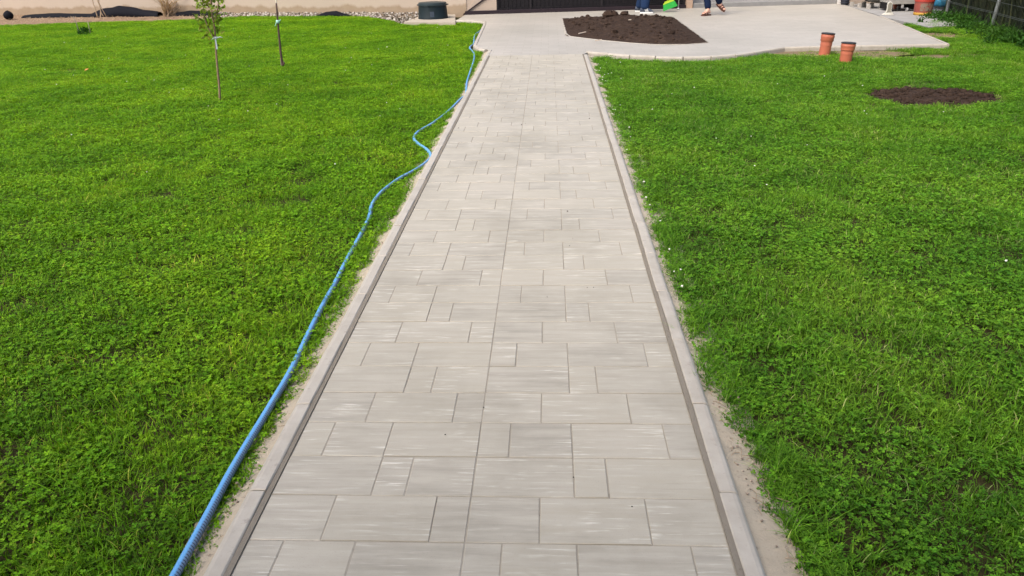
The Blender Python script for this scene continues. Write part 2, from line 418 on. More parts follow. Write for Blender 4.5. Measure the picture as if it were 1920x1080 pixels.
# ------------------------------------------------------------------ lawn
def edge_left(y):
    e = -1.03 - .04 * (mnoise.noise((y * 1.9, 1.3, 0)) + .7 * mnoise.noise((y * 5.1, 7.7, 0)))
    if 1.2 < y < 3.2: e -= .015
    if y > 9.0: e -= .035 * (1 + mnoise.noise((y * 3, 4, 4)))
    return min(e, -1.012)
def edge_right(y):
    e = .64 + .025 * (mnoise.noise((y * 2.3, 11.3, 0)) + .8 * mnoise.noise((y * 6.1, 3.7, 2)))
    if y < 2.6: e += .12 * min(1, (2.6 - y) / 1.0) ** .7
    if y > 8.5: e += .11 * max(0, math.sin(y * 6.3)) ** 2
    return max(e, .622)
def inside(pts, poly):
    x, y = pts[:, 0], pts[:, 1]; c = np.zeros(len(pts), bool); n = len(poly)
    for i in range(n):
        (x0, y0), (x1, y1) = poly[i], poly[(i + 1) % n]
        k = ((y0 > y) != (y1 > y)) & (x < (x1 - x0) * (y - y0) / (y1 - y0 + 1e-12) + x0); c ^= k
    return c
ysL = np.arange(.6, 12.8, .06); ysR = np.arange(.6, 12.05, .06)
GZ = -.05
polyL = [(edge_left(y), y) for y in ysL] + [(-1.07, 12.84), (-1.32, 13.02), (-1.44, 17.0), (-1.46, 17.52), (-2.1, 17.85), (-2.16, 17.3), (-3.33, 17.68)] + \
        [tuple(g(*q, GZ)[:2]) for q in ((735, 40), (690, 33), (600, 29.5), (480, 30.5), (400, 36), (300, 40), (200, 42), (100, 46), (0, 48))] + [(-19, 18.6), (-19, 12), (-3.2, .6)]
tr_r = [(c[0] + .0, c[1] - .13) for c in curve]
polyR = [(edge_right(y), y) for y in ysR if y < 11.95] + [(.74, curve[0][1] - .1)] + tr_r[1:] + [tuple((Vector((*P((1538, 87))[0], 0)) + Vector((0, -.13, 0)))[:2]), (corner_r.x + .1, corner_r.y - .12)] + \
        [tuple(g(*q, GZ)[:2]) for q in ((1690, 46), (1722, 45), (1745, 42), (1765, 34))] + [(8.45, 17.0), (8.2, 14.7), (7.7, 12.4), (7.2, 9.5), (6.6, 6.0), (6.2, 3), (3.4, .6)]
HOLE_C = ((g(1625, 177, GZ) + g(1868, 187, GZ)) / 2); HOLE_R = (.63, .53)
def hole_r(x, y):
    a = math.atan2((y - HOLE_C.y) / HOLE_R[1], (x - HOLE_C.x) / HOLE_R[0]); d = math.hypot((x - HOLE_C.x) / HOLE_R[0], (y - HOLE_C.y) / HOLE_R[1])
    return d / (1 + .20 * mnoise.noise((math.cos(a) * 1.6, math.sin(a) * 1.6, 9)) + .10 * mnoise.noise((math.cos(a) * 6, math.sin(a) * 6, 4)))
bare = [(g(132, 133, GZ), .15, .14), (g(1505, 100, GZ), .42, .34), (g(1625, 101, GZ), .6, .36), (g(1735, 105, GZ), .35, .22), (g(1820, 103, GZ), .22, .14), (g(1760, 66, GZ), .3, .35), (g(1725, 160, GZ), .18, .09)]
def bare_at(x, y):
    m = -1
    for c, rx, ry in bare: m = max(m, 1 - math.hypot((x - c.x) / rx, (y - c.y) / ry) * .8)
    return m
MAT_BARE = sand_material('dry_bare_earth', (.13, .095, .055), (.20, .15, .09), (.07, .05, .03))
b = MB()
for c_, rx, ry in bare:
    n = 28; ring = [(c_.x + rx * 1.2 * (1 + .25 * mnoise.noise((math.cos(6.283 * k / n) * 2 + c_.x, math.sin(6.283 * k / n) * 2, 3))) * math.cos(6.283 * k / n), c_.y + ry * 1.2 * (1 + .25 * mnoise.noise((math.cos(6.283 * k / n) * 2, c_.y + math.sin(6.283 * k / n) * 2, 5))) * math.sin(6.283 * k / n), SOIL_Z + .004) for k in range(n)]
    b = MB(); b.add(ring, [tuple(range(n))]); struct(b.build('bare_earth', MAT_BARE))
def clover(b, x, y, z, s, rz, r, col):
    """three heart-shaped folded leaflets on a short stalk"""
    tilt = Vector((r.gauss(0, .28), r.gauss(0, .28), 1)).normalized()
    q = Vector((0, 0, 1)).rotation_difference(tilt).to_matrix(); o = Vector((x, y, z))
    for k in range(3):
        a = rz + k * 2.094 + r.uniform(-.15, .15); ca, sa = math.cos(a), math.sin(a); up = r.uniform(-.12, .3)
        pts = [(0, 0, 0), (.45, .42, .10), (.92, .36, .06), (.86, 0, -.04), (.92, -.36, .06), (.45, -.42, .10)]
        vs = [o + q @ Vector(((px * ca - py * sa) * s, (px * sa + py * ca) * s, (pz + px * up) * s)) for px, py, pz in pts]
        v = r.uniform(.85, 1.15)
        b.add(vs, [(0, 3, 2, 1), (0, 5, 4, 3)], 0, (col[0] * v, col[1] * v, col[2] * v))
def blade(b, x, y, z, h, wd, a, lean, col, seg=2):
    dx, dy = math.cos(a), math.sin(a); nx, ny = -dy * wd / 2, dx * wd / 2; vs = []
    for k in range(seg + 1):
        t = k / (seg + 1); f = lean * t * t * h; zz = h * t * (1 - .25 * lean * t); ww = 1 - .35 * t
        vs += [(x + dx * f + nx * ww, y + dy * f + ny * ww, z + zz), (x + dx * f - nx * ww, y + dy * f - ny * ww, z + zz)]
    vs.append((x + dx * lean * h, y + dy * lean * h, z + h * (1 - .25 * lean)))
    fs = [(2 * k, 2 * k + 1, 2 * k + 3, 2 * k + 2) for k in range(seg)] + [(2 * seg, 2 * seg + 1, 2 * seg + 2)]
    b.add(vs, fs, 0, col)
def patch(name, R, ncl, nbl, hc, hb, dry=0.0, seed=0):
    r = random.Random(seed); b = MB()
    for i in range(ncl):
        a = r.uniform(0, 6.283); d = R * math.sqrt(r.random()); t = r.random()
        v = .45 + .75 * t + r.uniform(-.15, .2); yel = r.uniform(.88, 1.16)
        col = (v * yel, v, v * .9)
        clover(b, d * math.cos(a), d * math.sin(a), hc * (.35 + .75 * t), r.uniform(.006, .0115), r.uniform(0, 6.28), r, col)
    for i in range(nbl):
        a = r.uniform(0, 6.283); d = R * math.sqrt(r.random()); v = r.uniform(.55, 1.35)
        col = (v * 1.08, v * 1.02, v * 1.0)
        if r.random() < .04 + dry: col = (3.0 * v, 1.45 * v, 8.0 * v)
        elif r.random() < .10: col = (v * 1.5, v * 1.25, v * 1.2)
        blade(b, d * math.cos(a), d * math.sin(a), 0, hb * r.uniform(.5, 1.25), r.uniform(.0022, .0045), r.uniform(0, 6.28), r.uniform(.2, 1.3), col)
    me = b.mesh(name); me.materials.append(MAT_LAWN); return bpy.data.objects.new(name, me)
variants = []
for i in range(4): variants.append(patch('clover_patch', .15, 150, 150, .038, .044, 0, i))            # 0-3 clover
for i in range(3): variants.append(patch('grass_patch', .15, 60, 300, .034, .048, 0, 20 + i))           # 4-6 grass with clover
for i in range(2): variants.append(patch('edge_tuft', .05, 17, 16, .030, .052, .02, 40 + i))            # 7-8 small tufts
for i in range(2): variants.append(patch('dry_patch', .10, 5, 70, .02, .036, .6, 60 + i))            # 9-10 dry grass
for i in range(2): variants.append(patch('coarse_tuft', .035, 0, 26, .02, .095, .02, 80 + i))           # 11-12 taller coarse grass
for i in range(2): variants.append(patch('creeping_sprig', .04, 12, 3, .020, .03, 0, 100 + i))          # 13-14
for i in range(2): variants.append(patch('sparse_blades', .09, 4, 30, .02, .05, .35, 120 + i))          # 15-16
def scatter(name, poly, dens, label):
    xs = [p[0] for p in poly]; ys = [p[1] for p in poly]; x0, x1, y0, y1 = min(xs), max(xs), min(ys), max(ys)
    st = dens ** -.5
    gx, gy = np.meshgrid(np.arange(x0, x1, st), np.arange(y0, y1, st)); pts = np.column_stack((gx.ravel(), gy.ravel())) + RNG.uniform(-.55 * st, .55 * st, (gx.size, 2))
    pts = pts[inside(pts, poly)]
    left = poly is polyL
    # keep what the camera or a camera a step beside it can see
    F2 = np.array((FWD.x, FWD.y)); out = []
    P_ = np.array(poly)
    A = P_; B = np.roll(P_, -1, 0); AB = B - A; L2 = (AB ** 2).sum(1) + 1e-12
    for x, y in pts:
        cx = x + .055 * y
        if abs(cx) > .80 * y + 1.6: continue
        h = hole_r(x, y) if not left else 9
        if h < 1.0: continue
        tt = np.clip(((x - A[:, 0]) * AB[:, 0] + (y - A[:, 1]) * AB[:, 1]) / L2, 0, 1)
        de = math.sqrt(((A[:, 0] + AB[:, 0] * tt - x) ** 2 + (A[:, 1] + AB[:, 1] * tt - y) ** 2).min())
        if not left: de = min(de, (h - 1) * .45)
        bm_ = bare_at(x, y)
        z = GZ - .008 + .010 * mnoise.noise((x * .8, y * .8, 0)) + .006 * mnoise.noise((x * 3, y * 3, 1))
        cl = mnoise.noise((x * 1.1, y * 1.1, 21)) + .5 * mnoise.noise((x * 4, y * 4, 8)) + (.15 if left else 0)
        if bm_ > .0 and random.random() < .93:
            if random.random() < .55:
                for q in range(3): out.append((x + random.uniform(-.08, .08), y + random.uniform(-.06, .06), z - .006, random.choice((9, 10, 9, 10, 7, 15, 16)), random.uniform(.5, .95)))
            continue
        if de < .13:
            k = random.choice((7, 8)); s = random.uniform(.7, 1.25) * min(1.15, .55 + de * 6)
            out.append((x, y, z, k, s))
            for q in range(9):      # small tufts fill the rim where the big patches cannot stand
                xx, yy = x + random.uniform(-.1, .1), y + random.uniform(-.1, .1)
                if inside(np.array([(xx, yy)]), poly)[0] and (left or hole_r(xx, yy) > 1.03): out.append((xx, yy, z, random.choice((7, 8, 8)), random.uniform(.6, 1.2)))
            continue
        else:
            k = random.randrange(4) if cl > -.12 else random.randrange(4, 7); s = random.uniform(.8, 1.2)
        out.append((x, y, z, k, s))
        dn = mnoise.noise((x * 1.7, y * 1.7, 33)) + .5 * mnoise.noise((x * 5, y * 5, 34))
        if dn > (.42 if left else .22): out.append((x + random.uniform(-.08, .08), y + random.uniform(-.08, .08), z + .012, random.choice((15, 16)), random.uniform(.7, 1.1)))
        if random.random() < (.10 if y < 5 else .03): out.append((x + random.uniform(-.1, .1), y + random.uniform(-.1, .1), z, random.choice((11, 12)), random.uniform(.6, 1.15)))
    ef, sg = (edge_left, -1) if left else (edge_right, 1)
    for y in np.arange(1.0, 12.6 if left else 11.9, .012):
        x = ef(y) + sg * abs(random.gauss(.0, .075)); out.append((x, y + random.uniform(-.01, .01), GZ - .006, random.choice((7, 8, 8, 13)), random.uniform(.45, 1.0)))
    if not left:
        for k in range(110):
            y = random.uniform(1.2, 4.5); out.append((edge_right(y) + abs(random.gauss(.05, .06)), y, GZ - .006, random.choice((11, 12)), random.uniform(.6, 1.0)))
        for k in range(220):
            a = random.uniform(0, 6.283); q = random.uniform(1.03, 1.3); x, y = HOLE_C.x + HOLE_R[0] * q * math.cos(a), HOLE_C.y + HOLE_R[1] * q * math.sin(a)
            if hole_r(x, y) > 1.0: out.append((x, y, GZ - .008, random.choice((7, 13, 9)), random.uniform(.5, .9)))
    me = bpy.data.meshes.new(name); me.from_pydata([o[:3] for o in out], [], [])
    a = me.attributes.new('pick', 'INT', 'POINT'); a.data.foreach_set('value', [o[3] for o in out])
    a = me.attributes.new('size', 'FLOAT', 'POINT'); a.data.foreach_set('value', [o[4] for o in out])
    rot = np.zeros((len(out), 3), 'f'); rot[:, 2] = RNG.uniform(0, 6.283, len(out)); rot[:, :2] = RNG.normal(0, .06, (len(out), 2))
    a = me.attributes.new('turn', 'FLOAT_VECTOR', 'POINT'); a.data.foreach_set('vector', rot.ravel())
    o = link(name, me, MAT_LAWN); tag(o, label, 'lawn', kind='stuff')
    ng = bpy.data.node_groups.new(name + '_scatter', 'GeometryNodeTree')
    ng.interface.new_socket('Geometry', in_out='INPUT', socket_type='NodeSocketGeometry'); ng.interface.new_socket('Geometry', in_out='OUTPUT', socket_type='NodeSocketGeometry')
    N = ng.nodes; gi = N.new('NodeGroupInput'); go = N.new('NodeGroupOutput'); jn = N.new('GeometryNodeGeometryToInstance')
    for v in reversed(variants):
        oi = N.new('GeometryNodeObjectInfo'); oi.inputs['Object'].default_value = v; oi.transform_space = 'ORIGINAL'; ng.links.new(oi.outputs['Geometry'], jn.inputs[0])
    ip = N.new('GeometryNodeInstanceOnPoints'); ip.inputs['Pick Instance'].default_value = True
    mp = N.new('GeometryNodeMeshToPoints'); ng.links.new(gi.outputs[0], mp.inputs[0]); ng.links.new(mp.outputs[0], ip.inputs['Points'])
    ng.links.new(jn.outputs[0], ip.inputs['Instance'])
    for nm, ty, sk in (('pick', 'INT', 'Instance Index'), ('turn', 'FLOAT_VECTOR', 'Rotation'), ('size', 'FLOAT', 'Scale')):
        na = N.new('GeometryNodeInputNamedAttribute'); na.data_type = ty; na.inputs['Name'].default_value = nm; ng.links.new(na.outputs[0], ip.inputs[sk])
    ng.links.new(ip.outputs[0], go.inputs[0])
    md = o.modifiers.new('scatter', 'NODES'); md.node_group = ng
    print(name, len(out)); return o
scatter('clover_lawn', polyL, 46, 'bright green clover and grass lawn left of the paved path')
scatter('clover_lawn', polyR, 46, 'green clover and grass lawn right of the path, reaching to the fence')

# ------------------------------------------------------------------ hose
def hose():
    px = [(270, 1175), (325, 1080), (385, 970), (440, 868), (500, 768), (545, 690), (577, 622), (602, 572), (628, 525), (652, 478), (677, 433), (692, 402), (698, 378), (716, 355), (746, 332), (776, 316), (799, 301), (808, 290), (801, 278), (784, 266), (776, 255), (785, 243), (811, 228), (841, 205), (864, 183), (873, 174), (876, 150), (884, 125), (889, 108), (888, 97), (881, 88), (883, 84.5), (888, 80), (889.5, 67), (893, 61), (899, 57.5), (909, 47)]
    R_ = .0148; pts = []
    P3 = [g(*p, -.015) for p in px]
    sp = spline(P3, 14)
    # resample
    d = [0.0]
    for a, b in zip(sp, sp[1:]): d.append(d[-1] + (b - a).length)
    L = d[-1]; n = int(L / .02); out = []; j = 0
    for i in range(n + 1):
        s_ = L * i / n
        while d[j + 1] < s_ - 1e-9 and j < len(d) - 2: j += 1
        p = sp[j].lerp(sp[j + 1], (s_ - d[j]) / max(1e-9, d[j + 1] - d[j]))
        z = -.022 - .012 * min(1, max(0, (p.y - 2.0) / 1.2)) + .006 * mnoise.noise((s_ * 1.3, 2, 2)); out.append(Vector((p.x, p.y, z)))
    N = 14; V = []; Fc = []; UV = []
    ref = Vector((0, 0, 1))
    for i, p in enumerate(out):
        t = (out[min(i + 1, n)] - out[max(i - 1, 0)]).normalized(); a = (ref - t * ref.dot(t)).normalized(); b = t.cross(a)
        for k in range(N):
            q = 2 * math.pi * k / N; V.append(p + (a * math.cos(q) + b * math.sin(q)) * R_)
    for i in range(n):
        for k in range(N):
            Fc.append((i * N + k, i * N + (k + 1) % N, (i + 1) * N + (k + 1) % N, (i + 1) * N + k))
            UV += [(L * i / n, k / N), (L * i / n, (k + 1) / N), (L * (i + 1) / n, (k + 1) / N), (L * (i + 1) / n, k / N)]
    Fc += [tuple(range(N - 1, -1, -1)), tuple(range(n * N, (n + 1) * N))]; UV += [(0, 0)] * (2 * N)
    me = bpy.data.meshes.new('garden_hose'); me.from_pydata([tuple(v) for v in V], [], Fc)
    uv = me.uv_layers.new(name='UVMap'); uv.data.foreach_set('uv', np.array(UV, 'f').ravel())
    me.polygons.foreach_set('use_smooth', [True] * len(me.polygons)); me.update()
    t = NT('blue_ribbed_hose'); u = t.new('ShaderNodeUVMap'); sx = t.new('ShaderNodeSeparateXYZ'); t.L(u.outputs[0], sx.inputs[0])
    ph = t.math('ADD', t.math('MULTIPLY', sx.outputs[0], 2 * math.pi / .0115), t.math('MULTIPLY', sx.outputs[1], 2 * math.pi))
    wv = t.math('SINE', ph)
    # spiral ribs; the shaded right flank and washed-out lit top are painted in
    ctr = t.math('ABSOLUTE', t.math('SUBTRACT', sx.outputs[1], .20)); flank = t.ramp(ctr, [(.22, (0, 0, 0)), (.30, (1, 1, 1))])
    ctr2 = t.math('ABSOLUTE', t.math('SUBTRACT', sx.outputs[1], .25)); fl2 = t.ramp(ctr2, [(.15, (1, 1, 1)), (.21, (0, 0, 0))])
    stripe = t.math('MULTIPLY', t.ramp(wv, [(.45, (0, 0, 0)), (.75, (1, 1, 1))]), fl2)
    blue = t.mix(t.noise(t.pos(), 3, 4), (.07, .25, .52), (.13, .33, .56))
    shaded_blue = t.mix(t.math('MULTIPLY', fl2, .75), blue, (.13, .16, .21))
    c = t.mix(stripe, shaded_blue, (.022, .028, .042))
    b = t.new('ShaderNodeBump'); b.inputs['Strength'].default_value = .3; b.inputs['Distance'].default_value = .0012; t.L(wv, b.inputs['Height']); t.L(b.outputs[0], t.b.inputs['Normal'])
    t.set(c, .38, .5)
    o = link('garden_hose', me, t.m)
    tag(o, 'blue spiral-ribbed garden hose winding along the left edge of the path', 'hose')
hose()

# ------------------------------------------------------------------ soil bed and dug hole
def clod(b, c, r, rnd):
    n, m = 6, 4; vs = []; ph = rnd.uniform(0, 9)
    for i in range(m + 1):
        th = math.pi * i / m
        for k in range(n):
            q = 2 * math.pi * k / n; d = Vector((math.sin(th) * math.cos(q), math.sin(th) * math.sin(q), math.cos(th) * .75))
            vs.append(Vector(c) + d * r * (1 + .45 * mnoise.noise((d.x * 1.7 + ph, d.y * 1.7, d.z * 1.7 + c[0] * 3))))
    fs = [(i * n + k, (i + 1) * n + k, (i + 1) * n + (k + 1) % n, i * n + (k + 1) % n) for i in range(m) for k in range(n)]
    b.add(vs, fs)
def soil_heap(name, test, x0, x1, y0, y1, base, hfun, nclod, rmin, rmax, label, step=.03, big=()):
    b = MB(); nx, ny = int((x1 - x0) / step), int((y1 - y0) / step); idx = {}; vs = []
    for j in range(ny + 1):
        for i in range(nx + 1):
            x, y = x0 + i * step, y0 + j * step
            if test(x, y):
                idx[i, j] = len(vs)
                z = base + hfun(x, y) + (.3 + min(.7, 9 * abs(hfun(x, y)))) * (.026 * mnoise.noise((x * 5, y * 5, 0)) + .022 * mnoise.noise((x * 13, y * 13, 4)) + .018 * mnoise.noise((x * 26, y * 26, 7)))
                vs.append((x, y, z))
    fs = [(idx[i, j], idx[i + 1, j], idx[i + 1, j + 1], idx[i, j + 1]) for j in range(ny) for i in range(nx) if all(q in idx for q in ((i, j), (i + 1, j), (i + 1, j + 1), (i, j + 1)))]
    b.add(vs, fs); rnd = random.Random(5)
    inner = [v for v in vs if hfun(v[0], v[1]) > .025] if name == 'soil_bed' else vs
    for k in range(nclod):
        x, y, z = rnd.choice(inner); r = rmin + (rmax - rmin) * rnd.random() ** 3
        clod(b, (x, y, z + r * .15), r, rnd)
    for (x, y, r) in big: clod(b, (x, y, base + hfun(x, y) + r * .25), r, rnd)
    o = b.build(name, MAT_SOIL); o.data.polygons.foreach_set('use_smooth', [i < len(fs) for i in range(len(o.data.polygons))])
    tag(o, label, 'soil', kind='stuff'); return o
bp = np.array(bed); bcx, bcy = bp[:, 0].mean(), bp[:, 1].mean()
def bed_in(x, y): return bool(inside(np.array([(x, y)]), bed)[0])
bA = bp; bB = np.roll(bp, -1, 0); bD = bB - bA; bL = (bD ** 2).sum(1) + 1e-9
def bed_h(x, y):
    t = np.clip(((x - bA[:, 0]) * bD[:, 0] + (y - bA[:, 1]) * bD[:, 1]) / bL, 0, 1)
    d = math.sqrt(((bA[:, 0] + bD[:, 0] * t - x) ** 2 + (bA[:, 1] + bD[:, 1] * t - y) ** 2).min())
    d = min(1.0, d / .6); return .09 * d + .045 * mnoise.noise((x * 1.5, y * 1.5, 3)) * d
bq = [at_y(1136, 24, 16.6), at_y(1160, 26, 16.8)]
soil_heap('soil_bed', bed_in, .2, 2.85, 12.8, 18.1, -.004, bed_h, 420, .008, .045, 'dug-over dark soil filling the kerbed flower bed in the terrace',
          big=[(1.30, 17.2, .14), (1.42, 17.2, .11), (1.66, 17.25, .09), (.85, 17.2, .06), (2.3, 16.9, .06), (1.2, 14.3, .07), (2.2, 14.0, .07)])
# a light chip or two in the soil
for q, (px_, py_, L_) in enumerate(((1092, 56, .16), (1122, 70, .12), (1181, 38, .06))):
    b = MB(); c = g(px_, py_, .10); b.box(-L_ / 2, L_ / 2, -.012, .012, 0, .014, .003); o = b.build('wood_chip', plain('pale_wood_%d' % q, (.34, .28, .22)), None, False, (c.x, c.y, .095 + bed_h(c.x, c.y) - .09)); o.rotation_euler = (.1, -.12, .5 - q * .4)
    tag(o, ('pale splinter of wood lying on the soil near the bed corner', 'pale splinter of wood at the front rim of the soil bed', 'small pale chip high on the soil heap')[q], 'wood chip', 'pale chips in the soil bed')
soil_heap('dug_soil_patch', lambda x, y: hole_r(x, y) < 1.06, HOLE_C.x - .75, HOLE_C.x + .75, HOLE_C.y - .6, HOLE_C.y + .6, GZ - .012,
          lambda x, y: .045 * max(0, 1 - hole_r(x, y) ** 2), 520, .008, .042, 'round patch of bare dark soil dug in the right lawn', .025,
          big=[(HOLE_C.x - .1, HOLE_C.y + .40, .035), (HOLE_C.x + .52, HOLE_C.y - .02, .04), (HOLE_C.x + .57, HOLE_C.y - .06, .04), (HOLE_C.x + .3, HOLE_C.y + .28, .03)])

# ------------------------------------------------------------------ orange drain pipes
MAT_ORANGE = plain('orange_pvc', (.40, .115, .065), .42, .45, .10, 7, .03)
MAT_RUBBER = plain('black_rubber', (.02, .018, .018), .6, .3, .2, 20)
def pipe(px, py, top_px, top_py, label, h, lean):
    c = g(px, py, -.06); r = .087
    e = empty('drain_pipe', c); e.rotation_euler = lean
    b = MB(); b.lathe([(r * .94, -.12), (r * .94, h * .58), (r * .97, h * .62), (r * 1.09, h * .66), (r * 1.09, h * .80), (r * 1.13, h * .83), (r * 1.13, h * .88), (r * 1.08, h * .91), (r * 1.08, h * .955), (r * .97, h * .955), (r * .97, h * .45), (.001, h * .45)], 40)
    o = b.build('pipe_barrel', MAT_ORANGE, e); smooth_by_angle(o, 40)
    b = MB(); b.lathe([(r * .96, h * .957), (r * 1.11, h * .957), (r * 1.15, h * .972), (r * 1.15, h * .99), (r * 1.10, h), (r * .97, h), (r * .96, h * .99)], 40)
    o = b.build('rim_seal', MAT_RUBBER, e); smooth_by_angle(o, 40)
    tag(e, label, 'pipe', 'orange drain pipes standing by the terrace')
pipe(1545, 104, 1551, 65, 'orange plastic drain pipe with dark rim, the farther one close to the terrace kerb', .325, (0, .05, 0))
pipe(1584, 119.5, 1588, 83, 'orange plastic drain pipe with dark rim, the nearer one standing in the grass', .29, (0, .03, 0))

# ------------------------------------------------------------------ young tree, sapling
def leaf_quad(b, p, d, n, L, wd, col):
    s_ = d.cross(n).normalized()
    vs = [p, p + d * L * .35 + s_ * wd * .5 + n * wd * .12, p + d * L * .72 + s_ * wd * .38 + n * wd * .1, p + d * L, p + d * L * .72 - s_ * wd * .38 + n * wd * .1, p + d * L * .35 - s_ * wd * .5 + n * wd * .12]
    b.add(vs, [(0, 1, 2, 3), (0, 3, 4, 5)], 0, col)
def young_tree():
    Y = 8.93; base = at_y(412, 184, Y); rnd = random.Random(3)
    T = lambda x, y, dy=0: at_y(x, y, Y + dy)
    e = empty('young_tree', (base.x, base.y, -.06)); off = Vector((base.x, base.y, -.06))
    tr = MB(); L = lambda q: [p - off for p in q]
    main = L([T(412.5, 190), T(411, 160), T(408, 130), T(405.5, 100), T(404, 72), T(402, 50), T(398, 30), T(396, 10), T(393, -20), T(391, -60), T(392, -100), T(390, -150)])
    tr.tube(spline(main, 3), list(np.linspace(.015, .005, 3 * (len(main) - 1) + 1)), 8); tr.build('trunk', MAT_BARK, e, True)
    branches = [L([T(404, 74), T(396, 62), T(389, 48), T(384, 35), T(381, 15, .05), T(378, -15, .08), T(372, -50, .1)]), L([T(401, 42), T(406, 30, -.04), T(409, 10, -.06), T(411, -15, -.1), T(416, -45, -.12)]),
                L([T(397, 20), T(391, 8, .08), T(384, -10, .1), T(381, -35, .16)]), L([T(395, 5), T(402, -15, .1), T(408, -40, .16), T(412, -80, .2)]), L([T(392, -40), T(380, -65, -.1), T(372, -95, -.14)]), L([T(392, -50), T(404, -80, .06), T(412, -115, .1)])]
    cr = MB()
    for br in branches:
        b = MB(); sp_ = spline(br, 3); b.tube(sp_, list(np.linspace(.010, .004, len(sp_))), 6); b.build('branch', MAT_BARK, e, True)
        for p in sp_[2:]:
            if (p + off).z < .62: continue
            for k in range(10):
                d = Vector((rnd.gauss(0, 1), rnd.gauss(0, 1), rnd.gauss(-.25, .7))).normalized(); n = d.cross(Vector((rnd.gauss(0, 1), rnd.gauss(0, 1), rnd.gauss(0, 1)))).normalized()
                v = rnd.uniform(.55, 1.35)
                leaf_quad(cr, p + Vector((rnd.gauss(0, .055), rnd.gauss(0, .055), rnd.gauss(0, .05))), d, n, rnd.uniform(.045, .075), rnd.uniform(.022, .036), (v * rnd.uniform(.9, 1.25), v, v))
    cr.build('crown', MAT_TREE, e)
    b = MB(); b.box(-.006, .010, -.0275, -.024, -.13, 0)
    p = T(404.5, 70) - off; o = b.build('white_tag', plain('tag_plastic', (.40, .45, .48), .5, .3, .1), e, False, p); o.rotation_euler = (0, .03, .1)
    b = MB(); b.lathe([(.018, -.012), (.024, -.008), (.024, .010), (.018, .014)], 12); b.tube([(.02, -.01, 0), (.06, -.02, .012), (.085, -.01, .002)], .005, 6); b.tube([(-.02, -.01, 0), (-.05, -.02, -.02)], .005, 6)
    b.build('tie', plain('tie_cloth', (.50, .55, .54), .8, .1), e, True, T(404.5, 71) - off)
    tag(e, 'young leafy fruit tree with a white tag on its thin trunk', 'tree')
young_tree()
def sapling():
    Y = 11.5; base = at_y(530, 123, Y); off = Vector((base.x, base.y, -.06)); e = empty('bare_sapling', off)
    T = lambda x, y: at_y(x, y, Y) - off
    b = MB(); q = [T(530.5, 127), T(527.5, 108), T(525, 85), T(522.5, 60), T(520.5, 35), T(518, 6)]; b.tube(spline(q, 3), list(np.linspace(.020, .012, 16)), 8); b.build('trunk', MAT_BARK2, e, True)
    b = MB(); q = [T(526.6, 124), T(524.4, 100), T(521.0, 60), T(516.5, 5), T(513.5, -30), T(511.5, -60)]; b.tube([p + Vector((0, .03, 0)) for p in q], .009, 7); b.build('stake', plain('pale_cane', (.62, .54, .42), .7, .2), e, True)
    b = MB(); b.lathe([(.02, -.02), (.028, -.015), (.028, .02), (.02, .025)], 10); b.tube([(-.02, 0, 0), (-.045, -.02, -.06)], .006, 6); b.tube([(.02, 0, 0), (.05, -.02, .03)], .006, 6)
    b.build('tie', plain('mint_tie', (.30, .52, .42), .7, .2), e, True, T(521, 41))
    b = MB(); d = T(530.5, 123); b.tube([d + Vector((.0, -.01, .0)), d + Vector((.03, -.015, .035)), d + Vector((.02, -.01, .07))], [.016, .014, .004], 7); b.build('snag', MAT_BARK2, e, True)
    tag(e, 'leafless sapling stem tied to a pale cane, behind the leafy young tree', 'tree')
sapling()

# ------------------------------------------------------------------ manhole riser on its slab
MAT_SLAB = plain('pale_concrete_slab', (.33, .285, .225), .9, .15, .2, 5, .3)
b = MB(); q = P((757, 42.5), (854, 43.5), (853.5, 28), (796, 28)); b.poly(q, -.12, .012); o = b.build('concrete_slab', MAT_SLAB)
tag(o, 'pale square concrete slab around the dark manhole riser', 'slab')
MAT_RISER = plain('dark_green_plastic', (.006, .013, .016), .5, .25, .25, 6, .05)
c = g(811, 35, .012); c.y += .12
e = empty('manhole_riser', (c.x, c.y, .012)); R0 = .345
b = MB(); b.lathe([(R0 * 1.02, 0), (R0 * 1.02, .03), (R0, .05), (R0 * .955, .27), (R0 * .955, .30), (R0 * .9, .30), (.001, .29)], 48); smooth_by_angle(b.build('riser_body', MAT_RISER, e), 40)
b = MB(); b.lathe([(R0 * .97, .285), (R0 * 1.0, .288), (R0 * 1.0, .318), (R0 * .96, .325), (R0 * .955, .345), (R0 * .93, .352), (R0 * .6, .362), (.001, .366)], 48); lid = b.build('lid', plain('lid_plastic', (.018, .028, .031), .45, .3, .2, 6, .05), e); smooth_by_angle(lid, 40)
b = MB()
for a in (0.15, 1.7, 3.0, 4.6):
    b = MB(); ca, sa = math.cos(a), math.sin(a); b.tube([(ca * R0 * .95, sa * R0 * .95, .30), (ca * R0 * 1.09, sa * R0 * 1.09, .296)], .014, 6); b.build('lug', MAT_RISER, lid)
b = MB()
for k in range(5):
    vs = []; a0 = -1.62 + k * .055
    for z in (.05, .17): vs += [(R0 * 1.006 * math.cos(a0), R0 * 1.006 * math.sin(a0), z), (R0 * 1.006 * math.cos(a0 + .05), R0 * 1.006 * math.sin(a0 + .05), z)]
    vs = [(x * (1 if z < .1 else .975), y * (1 if z < .1 else .975), z) for x, y, z in vs]
    b.add(vs, [(0, 1, 3, 2)])
b.build('label_panel', plain('faded_label', (.03, .042, .06), .6, .3, .5, 60), e)
tag(e, 'dark green plastic manhole riser with round lid on a concrete slab', 'manhole')

